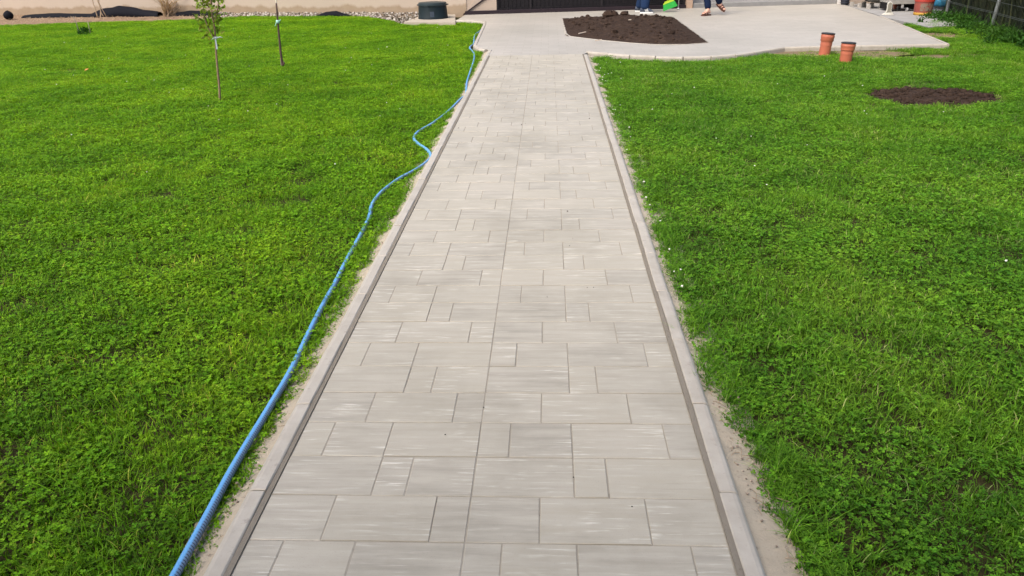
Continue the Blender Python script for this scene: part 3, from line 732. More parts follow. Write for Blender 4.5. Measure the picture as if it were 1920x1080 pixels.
# ------------------------------------------------------------------ house front
WA = Vector((-2.02, 19.36, 0)); WB = Vector((-21.0, 19.36 + 18.98 * .226, 0))
def wall_between(name, a, b_, h, th, mat, z0=-.15):
    d = (b_ - a); L = d.length; b = MB(); b.box(0, L, 0, th, z0, h); o = b.build(name, mat, None, False, (a.x, a.y, 0)); o.rotation_euler.z = math.atan2(d.y, d.x); return o
o = wall_between('house_wall', WB, WA, 3.2, .3, MAT_WALL); tag(o, 'long beige plastered house wall with mud splashes along its foot', 'wall')
dirB = (B1 - B0).normalized(); nB = Vector((-dirB.y, dirB.x, 0)); angB = math.atan2(dirB.y, dirB.x)
st = empty('entrance_stair', (B0.x, B0.y, 0), angB)
# local frame: x along the front, y into the house
X = lambda px_: 0.0
def lx(px_, py_): p = g(px_, py_) - B0; return p.dot(dirB)
xg = lx(932, 27)
o = wall_between('stair_wall', B0 + dirB * .0 + nB * .075, B0 + dirB * (xg - .01) + nB * .075, 3.2, .25, MAT_WALL2); tag(o, 'beige wall face above the sloping dark stair trim', 'wall')
b = MB(); b.add([(.10, .05, .05), (xg, .05, .05), (xg, .05, 1.0), (1.02, .05, 1.0), (.10, .05, .10), (.10, .55, .05), (xg, .55, .05), (xg, .55, 1.0), (1.02, .55, 1.0), (.10, .55, .10)] if xg > 1.02 else
      [(.06, .05, .05), (xg, .05, .05), (xg, .05, 1.0), (xg - .02, .05, 1.0), (.06, .05, .10), (.06, .35, .05), (xg, .35, .05), (xg, .35, 1.0), (xg - .02, .35, 1.0), (.06, .35, .10)],
      [(0, 1, 2, 3, 4), (9, 8, 7, 6, 5), (0, 5, 6, 1), (1, 6, 7, 2), (2, 7, 8, 3), (3, 8, 9, 4), (4, 9, 5, 0)])
b.build('stair_flank', MAT_WALL2, st)
b = MB(); ta = at_y(871, 27, 19.36); tb = at_y(907, 0, 19.40); sl = (tb - ta)
def stl(p): q = p - B0; return Vector((q.dot(dirB), 0, p.z))
a_, b__ = stl(ta), stl(tb); d_ = (b__ - a_).normalized(); n_ = Vector((-d_.z, 0, d_.x)); e_ = a_ + d_ * 1.75
vs = []
for yy in (.02, .42):
    for (p, s_) in ((a_ - d_ * .03, -.028), (e_, -.028), (e_, .028), (a_ - d_ * .03, .028)): q = p + n_ * s_; vs.append((q.x, yy, max(q.z, .003)))
b.add(vs, [(3, 2, 1, 0), (4, 5, 6, 7), (0, 1, 5, 4), (1, 2, 6, 5), (2, 3, 7, 6), (3, 0, 4, 7)]); b.build('stringer_trim', MAT_DARK2, st)
xe = lx(1292, 17.5)
b = MB(); b.box(.0, xe, -.012, .30, -.02, .085, .004); b.build('plinth_trim', MAT_DARK2, st)
tag(st, 'beige entrance stair flank edged with dark brown sloping and level trim', 'stair')
sc = empty('slatted_screen', tuple(B0 + dirB * xg), angB); W_ = xe - xg
b = MB(); b.box(.0, W_, .10, .15, .088, .125, .003); b.build('bottom_rail', MAT_DARK, sc)
b = MB(); b.box(.0, W_, .10, .15, 1.02, 1.07, .003); b.build('top_rail', MAT_DARK, sc)
b = MB(); b.box(0, .092, 0, .018, .127, 1.018, .002); sm = b.mesh('slat'); sm.materials.append(MAT_DARK)
ns = int(W_ / .10)
for k in range(ns):
    o = link('slat', sm, None, sc, (k * W_ / ns + .003, .116 + random.uniform(-.002, .002), 0)); o.scale.x = (W_ / ns - .008) / .092
for k, xx in enumerate((0, lx(990, 20) - xg, W_ * .55, W_ - .05)):
    b = MB(); b.box(xx, xx + .045, .075, .098, .088, 1.10, .003); b.build('post', plain('post_%d' % k, (.016, .013, .014), .5, .25), sc)
tag(sc, 'dark slatted screen standing on the stair plinth behind the soil bed', 'screen')
# dark room behind the screen, beige pillar, grey step, pale wall
cp = B0 + dirB * (xe + .09)
b = MB(); b.box(-.075, .075, -.02, .14, -.02, 2.6, .006); o = b.build('pillar', plain('beige_pillar_plaster', (.40, .28, .20), .8, .2, .15, 3), None, False, cp); o.rotation_euler.z = angB
tag(o, 'beige plastered pillar at the right end of the dark screen', 'pillar')
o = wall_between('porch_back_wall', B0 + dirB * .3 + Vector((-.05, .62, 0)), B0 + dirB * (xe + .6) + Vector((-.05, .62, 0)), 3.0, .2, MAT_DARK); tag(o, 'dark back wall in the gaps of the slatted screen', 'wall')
x1_ = lx(1472, 9)
b = MB(); b.box(xe + .19, (B1 - B0).length - .02, 0.0, .45, -.1, .105, .01); o = b.build('concrete_step', MAT_STEP, None, False, B0); o.rotation_euler.z = angB; tag(o, 'long grey concrete step at the back of the terrace', 'step')
o = wall_between('pale_wall', B0 + dirB * (xe + .19) + Vector((-.05, .46, 0)), B0 + dirB * ((B1 - B0).length - .02) + Vector((-.05, .46, 0)), 3.0, .2, MAT_WHITE, .0); tag(o, 'grey-white rendered wall above the concrete step', 'wall')
cp = B1 + dirB * .04
b = MB(); b.box(-.05, .05, -.05, .4, -.02, 2.8, .005); o = b.build('corner_post', plain('white_post', (.58, .55, .52), .7, .2, .1), None, False, cp); o.rotation_euler.z = angB; tag(o, 'slim white corner post where pale wall meets beige wall', 'post')
cr_ = g(1588, 8.5); cr2 = g(1634, 9.5)
o = wall_between('annex_wall', B1 + dirB * .10 + Vector((0, .05, 0)), Vector((12.5, 21.0, 0)), 3.0, .25, MAT_WALL2); tag(o, 'beige plastered annex wall behind the wooden bench', 'wall')
# dark ribbed planter by the corner post
c = g(1581, 8.2, 0)
e = empty('ribbed_planter', (c.x, c.y - .1, 0)); b = MB(); b.lathe([(.085, 0), (.10, .05), (.11, .30), (.118, .31), (.118, .34), (.105, .34), (.10, .29), (.001, .28)], 24); smooth_by_angle(b.build('tub', plain('black_tub', (.018, .02, .03), .5, .4), e), 40)
for k in range(5):
    b = MB(); z = .05 + k * .05; r = .10 + .01 * (z - .05) / .25; b.lathe([(r, z - .01), (r + .009, z - .004), (r + .009, z + .004), (r, z + .01)], 24); b.build('rib', e.children[0].data.materials[0], e)
tag(e, 'black ribbed planter tub beside the white corner post', 'planter')
# thin pale rod standing before the screen
c = g(1271, 18.5); b = MB(); b.tube([(0, 0, 0), (-.004, .02, .8), (-.01, .04, 1.5)], .012, 8); b.tube([(0, 0, 0), (0, 0, .05)], .03, 10)
o = b.build('metal_rod', plain('dull_metal', (.42, .40, .40), .5, .5, .2, 10, .05, .4), None, True, (c.x, c.y - .05, 0)); tag(o, 'thin pale metal rod standing left of the beige pillar', 'rod')

# ------------------------------------------------------------------ strip along the house wall: mulch, sheet, gravel, dry plants
def wy(x): return WA.y + (WA.x - x) * .226
def strip_sheet(name, x0, x1, yf, yb, zf, mat, nx=120, ny=10, amp=.02):
    b = MB(); vs = []
    for i in range(nx + 1):
        x = x0 + (x1 - x0) * i / nx
        for k in range(ny + 1):
            t = k / ny; y = yf(x) + (yb(x) - yf(x)) * t
            vs.append((x, y, zf(x, t) + amp * (mnoise.noise((x * 2, y * 2, 1)) + .6 * mnoise.noise((x * 7, y * 7, 2)))))
    fs = [(i * (ny + 1) + k, (i + 1) * (ny + 1) + k, (i + 1) * (ny + 1) + k + 1, i * (ny + 1) + k + 1) for i in range(nx) for k in range(ny)]
    b.add(vs, fs); return b.build(name, mat, None, True)
def front(x):   # far rim of the lawn
    pts = [(-19, 18.7)] + sorted([(v[0], v[1]) for v in polyL if -14.5 < v[0] < -3.3 and v[1] > 17])
    return float(np.interp(x, [p[0] for p in pts], [p[1] for p in pts]))
MAT_MULCH = sand_material('dry_mulch', (.15, .10, .062), (.26, .185, .12), (.09, .06, .036))
struct(strip_sheet('mulch_strip', -19, -7.4, lambda x: front(x) - .25, lambda x: wy(x) - .01, lambda x, t: -.055 + .05 * t, MAT_MULCH))
MAT_FOIL = plain('black_foil', (.0045, .005, .008), .8, .12, .3, 3, .3, 0, .02)
def foil(name, pts, label, dep=.35):
    """crumpled sheet lying along the wall; pts = (x, height, gap to wall)"""
    b = MB(); pts = sorted(pts); xs = np.linspace(pts[0][0], pts[-1][0], 70); vs = []; prof = [(0, 0), (.08, .45), (.25, .85), (.5, 1.0), (.75, .9), (1, .55), (1.0, .0)]
    for x in xs:
        h = float(np.interp(x, [p[0] for p in pts], [p[1] for p in pts])); gp = float(np.interp(x, [p[0] for p in pts], [p[2] for p in pts]))
        for t, f in prof:
            y = wy(x) - gp - dep * (1 - t); vs.append((x, y + .02 * mnoise.noise((x * 3, t * 3, 1)), -.03 + h * f * (1 + .18 * mnoise.noise((x * 2.3, t * 2, 7)))))
    n = len(prof); b.add(vs, [(i * n + k, (i + 1) * n + k, (i + 1) * n + k + 1, i * n + k + 1) for i in range(len(xs) - 1) for k in range(n - 1)])
    o = b.build(name, MAT_FOIL, None, True); m = o.modifiers.new('thick', 'SOLIDIFY'); m.thickness = .004
    tag(o, label, 'plastic sheet', 'black plastic sheets along the house wall'); return o
def fx(px_, py_): return g(px_, py_).x
foil('black_plastic_sheet', [(fx(35, 33), .07, .45), (fx(80, 33), .12, .4), (fx(150, 31), .10, .3), (fx(165, 31), .09, .25), (fx(205, 28), .20, .2), (fx(245, 26), .30, .15), (fx(275, 26), .24, .12), (fx(312, 27), .12, .1)], 'long black plastic sheet humped against the beige wall at left')
foil('black_plastic_sheet', [(fx(340, 27), .10, .08), (fx(365, 27), .16, .08), (fx(400, 27), .12, .08), (fx(438, 27), .05, .08)], 'short black plastic sheet at the wall behind the young tree', .22)
foil('black_plastic_sheet', [(fx(600, 26), .03, .0), (fx(622, 25), .11, .0), (fx(640, 25), .13, .0), (fx(662, 27), .02, .0)], 'small black plastic bulge poking out of the white gravel', .2)
c = g(18, 35); b = MB(); rnd = random.Random(2)
for k in range(1): clod(b, (0, 0, .13), .17, rnd)
o = b.build('black_bundle', MAT_FOIL, None, True, (c.x, c.y, -.05)); m = o.modifiers.new('sub', 'SUBSURF'); m.levels = m.render_levels = 2; tag(o, 'round black bundle at the far left end of the plastic sheet', 'bundle')
# gravel
b = MB(); rnd = random.Random(9)
for k in range(1500):
    x = rnd.uniform(fx(405, 27), fx(792, 30)); yf = front(x) - .02; yb = wy(x) - .03
    if yb < yf + .02: yf = yb - .12
    t = rnd.random(); r = rnd.uniform(.012, .034)
    clod(b, (x, yf + (yb - yf) * t, -.045 + .09 * t + rnd.uniform(0, .02)), r, rnd)
tg = NT('white_gravel'); ci = tg.new('ShaderNodeNewGeometry'); tg.set(tg.ramp(ci.outputs['Random Per Island'], [(0, (.09, .068, .05)), (.5, (.22, .185, .145)), (1, (.45, .41, .36))]), .8, .2)
tag(b.build('gravel', tg.m), 'pale gravel heaped along the foot of the beige wall', 'gravel', kind='stuff')
# straw, sticks and pebbles on the mulch
b = MB()
for k in range(700):
    x = rnd.uniform(-18, -7.6); y = rnd.uniform(front(x) - .1, wy(x) - .1); a = rnd.uniform(0, 3.14); L_ = rnd.uniform(.04, .16)
    b.tube([(x, y, -.02), (x + L_ * math.cos(a), y + L_ * math.sin(a), -.01 + rnd.uniform(0, .04))], .004, 4)
tag(b.build('straw_litter', MAT_DRY), 'dry straw and twig litter on the mulch beside the lawn', 'litter', kind='stuff')
def dry_plant(name, px_, py_, stems, label, seed, leafy=False):
    rnd = random.Random(seed); c = g(px_, py_); e = empty(name, (c.x, c.y, -.03))
    def Q(x, y): v = at_y(x, y, c.y); return Vector((v.x - c.x, 0, v.z + .03))
    for st_ in stems:
        b = MB(); pts = [Q(*p) + Vector((0, rnd.uniform(-.05, .05), 0)) for p in st_]; sp_ = spline(pts, 4); b.tube(sp_, list(np.linspace(.016, .006, len(sp_))), 6); b.build('stalk', MAT_DRY, e, True)
    if leafy:
        b = MB()
        for k in range(60):
            a = rnd.uniform(0, 6.28); r = rnd.uniform(0, .14); blade(b, r * math.cos(a), r * math.sin(a), 0, rnd.uniform(.15, .95), rnd.uniform(.02, .04), rnd.uniform(0, 6.28), rnd.uniform(.3, 1.3), (1, 1, 1), 4)
        b.build('dry_leaves', MAT_DRY, e)
    tag(e, label, 'plant', 'dead plants by the wall')
dry_plant('dry_plant', 190, 33, [[(184, 32), (180, 18), (175, 5), (172, -12), (165, -30)], [(189, 33), (187, 20), (184, 2), (187, -15), (186, -40)], [(194, 31), (190, 22), (187, 8), (181, -6), (178, -20)], [(197, 30), (194, 24), (189, 15), (184, 4)]], 'few bare dry stems leaning before the wall at far left', 4)
dry_plant('dry_plant', 316, 29, [[(310, 29), (309, 14), (304, 0), (300, -20)], [(318, 29), (323, 18), (330, 5), (331, -20)], [(322, 29), (335, 16), (340, 12)], [(316, 29), (313, 8), (318, -10), (317, -40)]], 'tangled dry leafy plant between the two black sheets', 6, True)
# small green weed with two dry flower stalks in the left lawn
def bush(b, c, R_, n, size, rnd, flat=.7):
    for k in range(n):
        d = Vector((rnd.gauss(0, 1), rnd.gauss(0, 1), abs(rnd.gauss(0, 1)))).normalized(); r = R_ * rnd.random() ** .4
        p = Vector(c) + Vector((d.x * r, d.y * r, d.z * r * flat)); dd = (d + Vector((rnd.gauss(0, .6), rnd.gauss(0, .6), rnd.gauss(0, .5)))).normalized()
        nn = dd.cross(Vector((rnd.gauss(0, 1), rnd.gauss(0, 1), .1))).normalized(); v = rnd.uniform(.55, 1.3); leaf_quad(b, p, dd, nn, size * rnd.uniform(.7, 1.3), size * .5, (v, v, v))
c = g(160, 66, -.05); e = empty('weed_clump', c); b = MB(); rnd = random.Random(8); bush(b, (0, 0, .02), .15, 130, .065, rnd, .8); b.build('foliage', MAT_WEED, e)
for (dx, h, bend) in ((-.13, .40, -.05), (.12, .30, .0)):
    b = MB(); b.tube([(dx, 0, 0), (dx + bend * .3, .02, h * .6), (dx + bend, .02, h)], [.012, .009, .006], 6); b.build('flower_stalk', plain('grey_stalk%d' % int(h * 100), (.20, .17, .13), .9), e, True)
tag(e, 'small dark green weed clump with two dry stalks in the left lawn', 'plant')
# orange leaf near the bare spot
c = g(158, 133, -.02); b = MB(); leaf_quad(b, Vector((0, 0, 0)), Vector((.9, .2, .3)).normalized(), Vector((-.2, -.4, .9)).normalized(), .075, .05, (1, 1, 1)); o = b.build('fallen_leaf', plain('orange_leaf', (.42, .17, .03), .6), None, False, (c.x, c.y, -.015)); m = o.modifiers.new('t', 'SOLIDIFY'); m.thickness = .001
tag(o, 'small orange fallen leaf beside the bare spot in the left lawn', 'leaf')

# ------------------------------------------------------------------ people
def skin_obj(name, chains, mat, parent, root=0, sub=2):
    key = {}; V = []; Rr = []; E_ = []
    for ch in chains:
        prev = None
        for (p, r) in ch:
            k = tuple(round(x, 4) for x in p)
            if k not in key: key[k] = len(V); V.append(k); Rr.append(r if hasattr(r, '__len__') else (r, r))
            i = key[k]
            if prev is not None and prev != i: E_.append((prev, i))
            prev = i
    me = bpy.data.meshes.new(name); me.from_pydata(V, E_, []); me.materials.append(mat)
    o = bpy.data.objects.new(name, me); COL.objects.link(o); o.parent = parent
    md = o.modifiers.new('skin', 'SKIN'); md.use_smooth_shade = True
    if not me.skin_vertices: me.attributes
    for i, r in enumerate(Rr):
        me.skin_vertices[0].data[i].radius = r; me.skin_vertices[0].data[i].use_root = (i == root)
    s_ = o.modifiers.new('sub', 'SUBSURF'); s_.levels = s_.render_levels = sub; return o
MAT_SKIN = plain('skin', (.50, .28, .20), .55, .3, .08, 30, .05)
def hand_chain(wr, fw, dn, sd):
    """palm and five bent fingers from the wrist: fw palm direction, dn curl direction, sd thumb side"""
    ch = []; palm = wr + fw * .05
    ch.append([(wr, (.026, .020)), (palm, (.036, .018))])
    for k, (s_, L_) in enumerate(((.030, .075), (.010, .085), (-.010, .08), (-.030, .062))):
        b0 = wr + fw * .095 + sd * s_; ch.append([(palm, (.036, .018)), (b0, .010), (b0 + fw * L_ * .4 + dn * L_ * .18, .009), (b0 + fw * L_ * .62 + dn * L_ * .5, .0085), (b0 + fw * L_ * .55 + dn * L_ * .8, .0075)])
    t0 = wr + fw * .035 + sd * .032; ch.append([(wr, (.026, .020)), (t0, .012), (t0 + sd * .022 + fw * .03 + dn * .012, .010), (t0 + sd * .02 + fw * .055 + dn * .03, .009)])
    return ch
def person(loc, rz, feet, knees, hands, elbows, trouser, shirt, hair, cuff, lean=0.0, label=''):
    """local frame: the person faces +x, +y is its left side; feet = ankle positions with toe directions"""
    e = empty('person', loc, rz); V = Vector
    hip = V((0, 0, .96)); hips = [V((0, .10, .92)), V((0, -.10, .92))]; chest = V((.03 + lean, 0, 1.30)); neck = V((.05 + lean * 1.3, 0, 1.48)); head = V((.075 + lean * 1.5, 0, 1.64)); top = V((.065 + lean * 1.6, 0, 1.74))
    sh = [V((.02 + lean, .19, 1.42)), V((.02 + lean, -.19, 1.42))]
    body = [[(hip, (.15, .11)), (V((.01 + lean * .4, 0, 1.12)), (.135, .10)), (chest, (.155, .11)), (V((.04 + lean * 1.2, 0, 1.42)), (.10, .075)), (neck, .055), (head, (.078, .092)), (top, (.06, .07))],
            [(head, (.078, .092)), (head + V((.085, 0, -.015)), .016), (head + V((.098, 0, -.032)), .011)], [(head, (.078, .092)), (head + V((.06, 0, -.085)), .03)]]
    for i in (0, 1):
        an, toe = feet[i]; kn = knees[i]; toe = toe.normalized(); back_ = an - toe * .06 - V((0, 0, .055)); mid = an + toe * .085 - V((0, 0, .035)); tip = an + toe * .17 - V((0, 0, .058))
        if toe.z < -.2: back_ = an - toe * .05 + V((0, 0, -.03)); mid = an + toe * .10 - V((0, 0, .01)); tip = an + toe * .19 - V((0, 0, .01))
        body += [[(hip, (.15, .11)), (hips[i], .085), (kn, .055), (kn.lerp(an, .35), .056), (an, .036), (mid, (.042, .030)), (tip, (.040, .018))], [(an, .036), (back_, .030)]]
        wr = hands[i]; el = elbows[i]; fw = (wr - el).normalized(); sd = V((0, 0, 1)); sd = (sd - fw * sd.dot(fw)).normalized(); dn = fw.cross(sd) * (1 if i == 0 else -1)
        body += [[(V((.04 + lean * 1.2, 0, 1.42)), (.10, .075)), (sh[i], .055), (el, .042), (wr, (.026, .020))]] + hand_chain(wr, fw, dn, sd)
    skin_obj('body', body, MAT_SKIN, e)
    tro = [[(hip + V((0, 0, .05)), (.17, .13)), (hip, (.172, .13)), (hip + V((0, 0, -.04)), (.165, .125))]]
    for i in (0, 1):
        an, toe = feet[i]; kn = knees[i]; bot = an + (kn - an).normalized() * cuff[2]
        tro.append([(hip + V((0, 0, -.04)), (.165, .125)), (hips[i] + V((0, 0, -.06)), .105), (kn, cuff[0]), (bot.lerp(kn, .25), cuff[1]), (bot, cuff[1])])
    skin_obj('trousers', tro, trouser, e)
    shr = [[(hip + V((0, 0, .0)), (.175, .135)), (V((.01 + lean * .4, 0, 1.12)), (.155, .12)), (chest, (.172, .128)), (V((.04 + lean * 1.2, 0, 1.43)), (.12, .085))]]
    for i in (0, 1): shr.append([(V((.04 + lean * 1.2, 0, 1.43)), (.12, .085)), (sh[i], .072), (sh[i].lerp(elbows[i], .75), .062)])
    skin_obj('shirt', shr, shirt, e)
    b = MB(); b.lathe([(.088, -.04), (.102, .0), (.100, .05), (.078, .09), (.035, .112), (.001, .116)], 20, tuple(head + V((-.022, 0, .015)))); b.build('hair', hair, e, True)
    fm = plain('eye_dark_%d' % len(bpy.data.materials), (.02, .015, .012), .2, .5); lm = plain('lips_%d' % len(bpy.data.materials), (.36, .12, .10), .5)
    for s_ in (-1, 1):
        b = MB(); b.lathe([(.002, -.009), (.008, -.005), (.010, 0), (.008, .005), (.002, .009)], 10, tuple(head + V((.080, s_ * .032, .006)))); b.build('eye', fm, e, True)
        b = MB(); b.lathe([(.004, -.03), (.013, -.02), (.017, .0), (.015, .022), (.004, .03)], 10, tuple(head + V((-.005, s_ * .094, -.005)))); b.build('ear', MAT_SKIN, e, True)
    b = MB(); b.tube([head + V((.082, -.024, -.055)), head + V((.090, 0, -.057)), head + V((.082, .024, -.055))], .005, 6); b.build('mouth', lm, e, True)
    tag(e, label, 'person'); return e
def loft_shoe(parent, an, toe, up_mat, sole_mat, stripe_mat=None):
    toe = toe.normalized(); side = Vector((0, 0, 1)).cross(toe).normalized(); up = toe.cross(side)
    o0 = an - up * an.z
    def ring(s_, w_, z0, z1, n=10):
        r = []
        for k in range(n):
            q = 2 * math.pi * k / n; cx, sz = math.cos(q), math.sin(q); r.append(o0 + toe * s_ + side * (cx * w_) + up * (z0 + (z1 - z0) * (.5 + .5 * (abs(sz) ** .7) * (1 if sz > 0 else -1))))
        return r
    b = MB(); secs = [(-.105, .022, .028, .08), (-.092, .042, .026, .125), (-.03, .052, .026, .165), (.03, .052, .026, .15), (.09, .056, .026, .115), (.15, .052, .026, .085), (.19, .034, .028, .06), (.202, .014, .030, .045)]
    vs = []; n = 10
    for q in secs: vs += ring(*q)
    fs = [(i * n + k, i * n + (k + 1) % n, (i + 1) * n + (k + 1) % n, (i + 1) * n + k) for i in range(len(secs) - 1) for k in range(n)] + [tuple(range(n)), tuple(range((len(secs) - 1) * n, len(secs) * n))]
    b.add(vs, fs); up_o = b.build('shoe', up_mat, parent, True)
    out = [(-.105, .0), (-.095, .03), (-.06, .042), (0, .042), (.08, .052), (.15, .050), (.195, .030), (.207, 0)]; loop_ = out + [(x, -y) for x, y in out[-2:0:-1]]
    b = MB(); m_ = len(loop_); vs = [o0 + toe * x + side * y + up * z for z in (.0, .03) for x, y in loop_]
    b.add(vs, [tuple(range(m_))[::-1], tuple(range(m_, 2 * m_))] + [(k, (k + 1) % m_, m_ + (k + 1) % m_, m_ + k) for k in range(m_)]); b.build('sole', sole_mat, up_o)
    if stripe_mat:
        for k in range(3):
            for sg in (-1, 1):
                b = MB(); s0 = .01 + k * .028; b.tube([o0 + toe * (s0 + .02) + side * sg * .055 + up * .035, o0 + toe * (s0 - .01) + side * sg * .048 + up * .125], .008, 5); b.build('stripe', stripe_mat, up_o)
def sandal(parent, an, toe, mat, low=0.0):
    toe = toe.normalized(); side = Vector((0, 0, 1)).cross(toe).normalized(); up = toe.cross(side).normalized()
    if up.z < 0: up = -up
    o0 = an - up * .105
    if toe.z < -.2: o0 = an - up * .058
    out = [(-.085, .0), (-.075, .03), (-.04, .038), (.02, .040), (.09, .050), (.15, .048), (.19, .028), (.20, 0)]; loop_ = out + [(x, -y) for x, y in out[-2:0:-1]]; m_ = len(loop_)
    b = MB(); vs = [o0 + toe * x + side * y + up * z for z in (.0, .028) for x, y in loop_]
    b.add(vs, [tuple(range(m_))[::-1], tuple(range(m_, 2 * m_))] + [(k, (k + 1) % m_, m_ + (k + 1) % m_, m_ + k) for k in range(m_)]); so = b.build('sandal', mat, parent)
    for x, h in ((.06, .070), (.12, .055)):
        b = MB(); pts = [o0 + toe * x + side * (.048 * math.cos(q)) + up * (.02 + h * math.sin(q)) for q in np.linspace(0, math.pi, 9)]
        for dx in (-.014, 0, .014): b.tube([p + toe * dx for p in pts], .0085, 6)
        b.build('strap', mat, so, True)
V3 = Vector
jeans = plain('blue_jeans', (.012, .026, .065), .85, .1, .35, 30, .4); navy = plain('navy_cotton', (.006, .012, .034), .85, .1, .25, 30, .3)
# person with the broom
pl = Vector((2.22, 18.93, 0))
f1 = [(V3((-.02, .27, .105)), V3((1, .1, 0))), (V3((.05, -.18, .105)), V3((1, -.12, 0)))]
e1 = person(pl, 0.0, f1, [V3((.05, .17, .50)), V3((.08, -.13, .50))], [V3((.36, .06, 1.06)), V3((.34, -.10, 1.20))], [V3((.10, .27, 1.14)), V3((.10, -.27, 1.16))], jeans, plain('grey_shirt', (.25, .25, .27), .9), plain('brown_hair', (.05, .03, .02), .6), (.115, .108, -.035), .02,
            'person in baggy blue jeans and striped sneakers standing behind the soil bed')
navy_shoe = plain('navy_suede', (.05, .06, .085), .8); white_r = plain('white_rubber', (.62, .62, .60), .5)
for an, toe in f1: loft_shoe(e1, an, toe, navy_shoe, white_r, white_r)
# walking person, facing the camera and a little left
rz2 = math.radians(-112); pl2 = Vector((3.66, 18.02, 0)); R2 = Matrix.Rotation(-rz2, 3, 'Z')
def w2(x, y, z): return R2 @ (Vector((x, y, z)) - pl2)
f2 = [(w2(3.86, 17.98, .22), R2 @ V3((.50, -.55, -.50))), (w2(3.585, 17.86, .105), R2 @ V3((-.80, -.55, 0)))]
e2 = person(pl2, rz2, f2, [V3((.16, .12, .56)), V3((.06, -.11, .50))], [V3((.20, .34, .92)), V3((-.05, -.36, .86))], [V3((-.02, .31, 1.12)), V3((-.08, -.30, 1.13))], navy, plain('dark_shirt', (.06, .07, .10), .9), plain('black_hair', (.02, .015, .012), .6), (.090, .078, .02), .02,
            'person in navy cuffed trousers and brown sandals walking across the terrace')
brown = plain('brown_leather', (.085, .035, .024), .6, .3)
for an, toe in f2: sandal(e2, an, toe, brown)
# broom held off the ground
bx = at_y(1255, 9, 18.9); e = empty('broom', bx)
tl = math.radians(-20)
def tlt(x, z): return (x * math.cos(tl) + z * math.sin(tl), 0, -x * math.sin(tl) + z * math.cos(tl))
def trap(name, w0, w1, z0, z1, d0, d1, mat):
    b = MB(); vs = []
    for (w_, z_, d_) in ((w0, z0, d0), (w1, z1, d1)):
        for sx_, sy_ in ((-1, -1), (1, -1), (1, 1), (-1, 1)): x, y, z = tlt(sx_ * w_ / 2, z_); vs.append((x, sy_ * d_ / 2, z))
    b.add(vs, [(3, 2, 1, 0), (4, 5, 6, 7), (0, 1, 5, 4), (1, 2, 6, 5), (2, 3, 7, 6), (3, 0, 4, 7)]); return b.build(name, mat, e)
trap('bristles', .34, .27, -.085, .05, .09, .06, plain('green_bristle', (.012, .27, .03), .5, .4, .2, 40, .5))
hd = trap('broom_head', .27, .16, .052, .10, .065, .05, plain('yellow_green_plastic', (.30, .42, .015), .45, .4, .1))
b = MB(); b.tube([tlt(0, .10), tlt(0, .16)], [.03, .018], 10); b.build('socket', hd.data.materials[0], hd, True)
hw = Vector((pl.x + .40, pl.y + .0, 1.10)) - bx; b = MB(); b.tube([Vector(tlt(0, .15)), hw, hw + (hw - Vector(tlt(0, .15))).normalized() * .30], .0125, 10); b.build('handle', plain('broom_handle', (.35, .37, .38), .4, .4), e, True)
tag(e, 'broom with green bristles and yellow head lifted beside the jeans-clad person', 'broom')

# ------------------------------------------------------------------ things by the annex wall
MAT_GREYW = plain('weathered_grey_wood', (.24, .225, .20), .85, .2, .35, 12, .4)
c0 = g(1760, 36); sl_ = [tuple(g(*q, -.01)[:2]) for q in ((1694, 46), (1756, 42), (1770, 24), (1700, 18), (1640, 14), (1652, 32))]
ctr_ = Vector((sum(p[0] for p in sl_) / 6, sum(p[1] for p in sl_) / 6, 0))
b = MB(); b.poly([(far_r.x + .07, far_r.y - .1), (7.0 + .12, 14.95), (7.85, 15.15), (8.45, 16.9), (9.3, 20.4), (7.4, 20.2)], -.14, -.012)
o = b.build('side_paving', plain('grey_side_concrete', (.26, .25, .235), .9, .15, .3, 3, .3)); struct(o)
def bench(name, A_, B_, h, depth, label, group=None):
    """low plank bench between ground points A_ and B_"""
    d = (B_ - A_); L_ = d.length; e = empty(name, (A_.x, A_.y, -.012), math.atan2(d.y, d.x))
    b = MB(); b.box(0, L_, -.02, 0.012, h - .10, h - .002, .004); b.build('front_rail', MAT_GREYW, e)
    np_ = max(3, int(depth / .11))
    for k in range(np_):
        b = MB(); b.box(-.02, L_ + .02, k * depth / np_ + .004 - .02, (k + 1) * depth / np_ - .004 - .02, h, h + .028, .004); b.build('plank', MAT_GREYW, e)
    for x in (.04, L_ * .5, L_ - .10):
        for y in (.02, depth - .10):
            b = MB(); b.box(x, x + .07, y, y + .07, 0, h - .102, .006); b.build('foot', plain('foot_block_%d' % len(bpy.data.materials), (.38, .35, .31), .9, .15), e)
    tag(e, label, 'bench'); return e
bench('low_bench', g(1666, 17, -.012) + Vector((-.05, .1, 0)), g(1632, 11, -.012) + Vector((-.1, .1, 0)), .20, .42, 'low weathered grey plank bench running back towards the annex wall').rotation_euler.z
pA = g(1676, 24, -.012); pA.y += .25; pB = Vector((pA.x + .62, pA.y - .02, 0))
# pallet trolley
e = empty('pallet_platform', (pA.x, pA.y, -.012)); 
for k in range(4):
    b = MB(); b.box(0, .62, k * .15, k * .15 + .14, .175, .20, .004); b.build('plank', MAT_GREYW, e)
b = MB(); b.box(.01, .61, -.03, -.006, .16, .345, .004); b.build('side_board', MAT_GREYW, e)
for x in (.01, .55):
    b = MB(); b.box(x, x + .05, .0, .58, .03, .172, .004); b.build('skid', MAT_DARK, e)
for y in (.04, .5):
    b = MB(); b.tube([(.38, y, .04), (.41, y, .04)], .04, 16); b.build('castor', plain('castor_grey%d' % int(y * 100), (.35, .34, .33), .5), e)
tag(e, 'grey wooden pallet platform with dark gap beneath, left of the red bucket', 'platform')
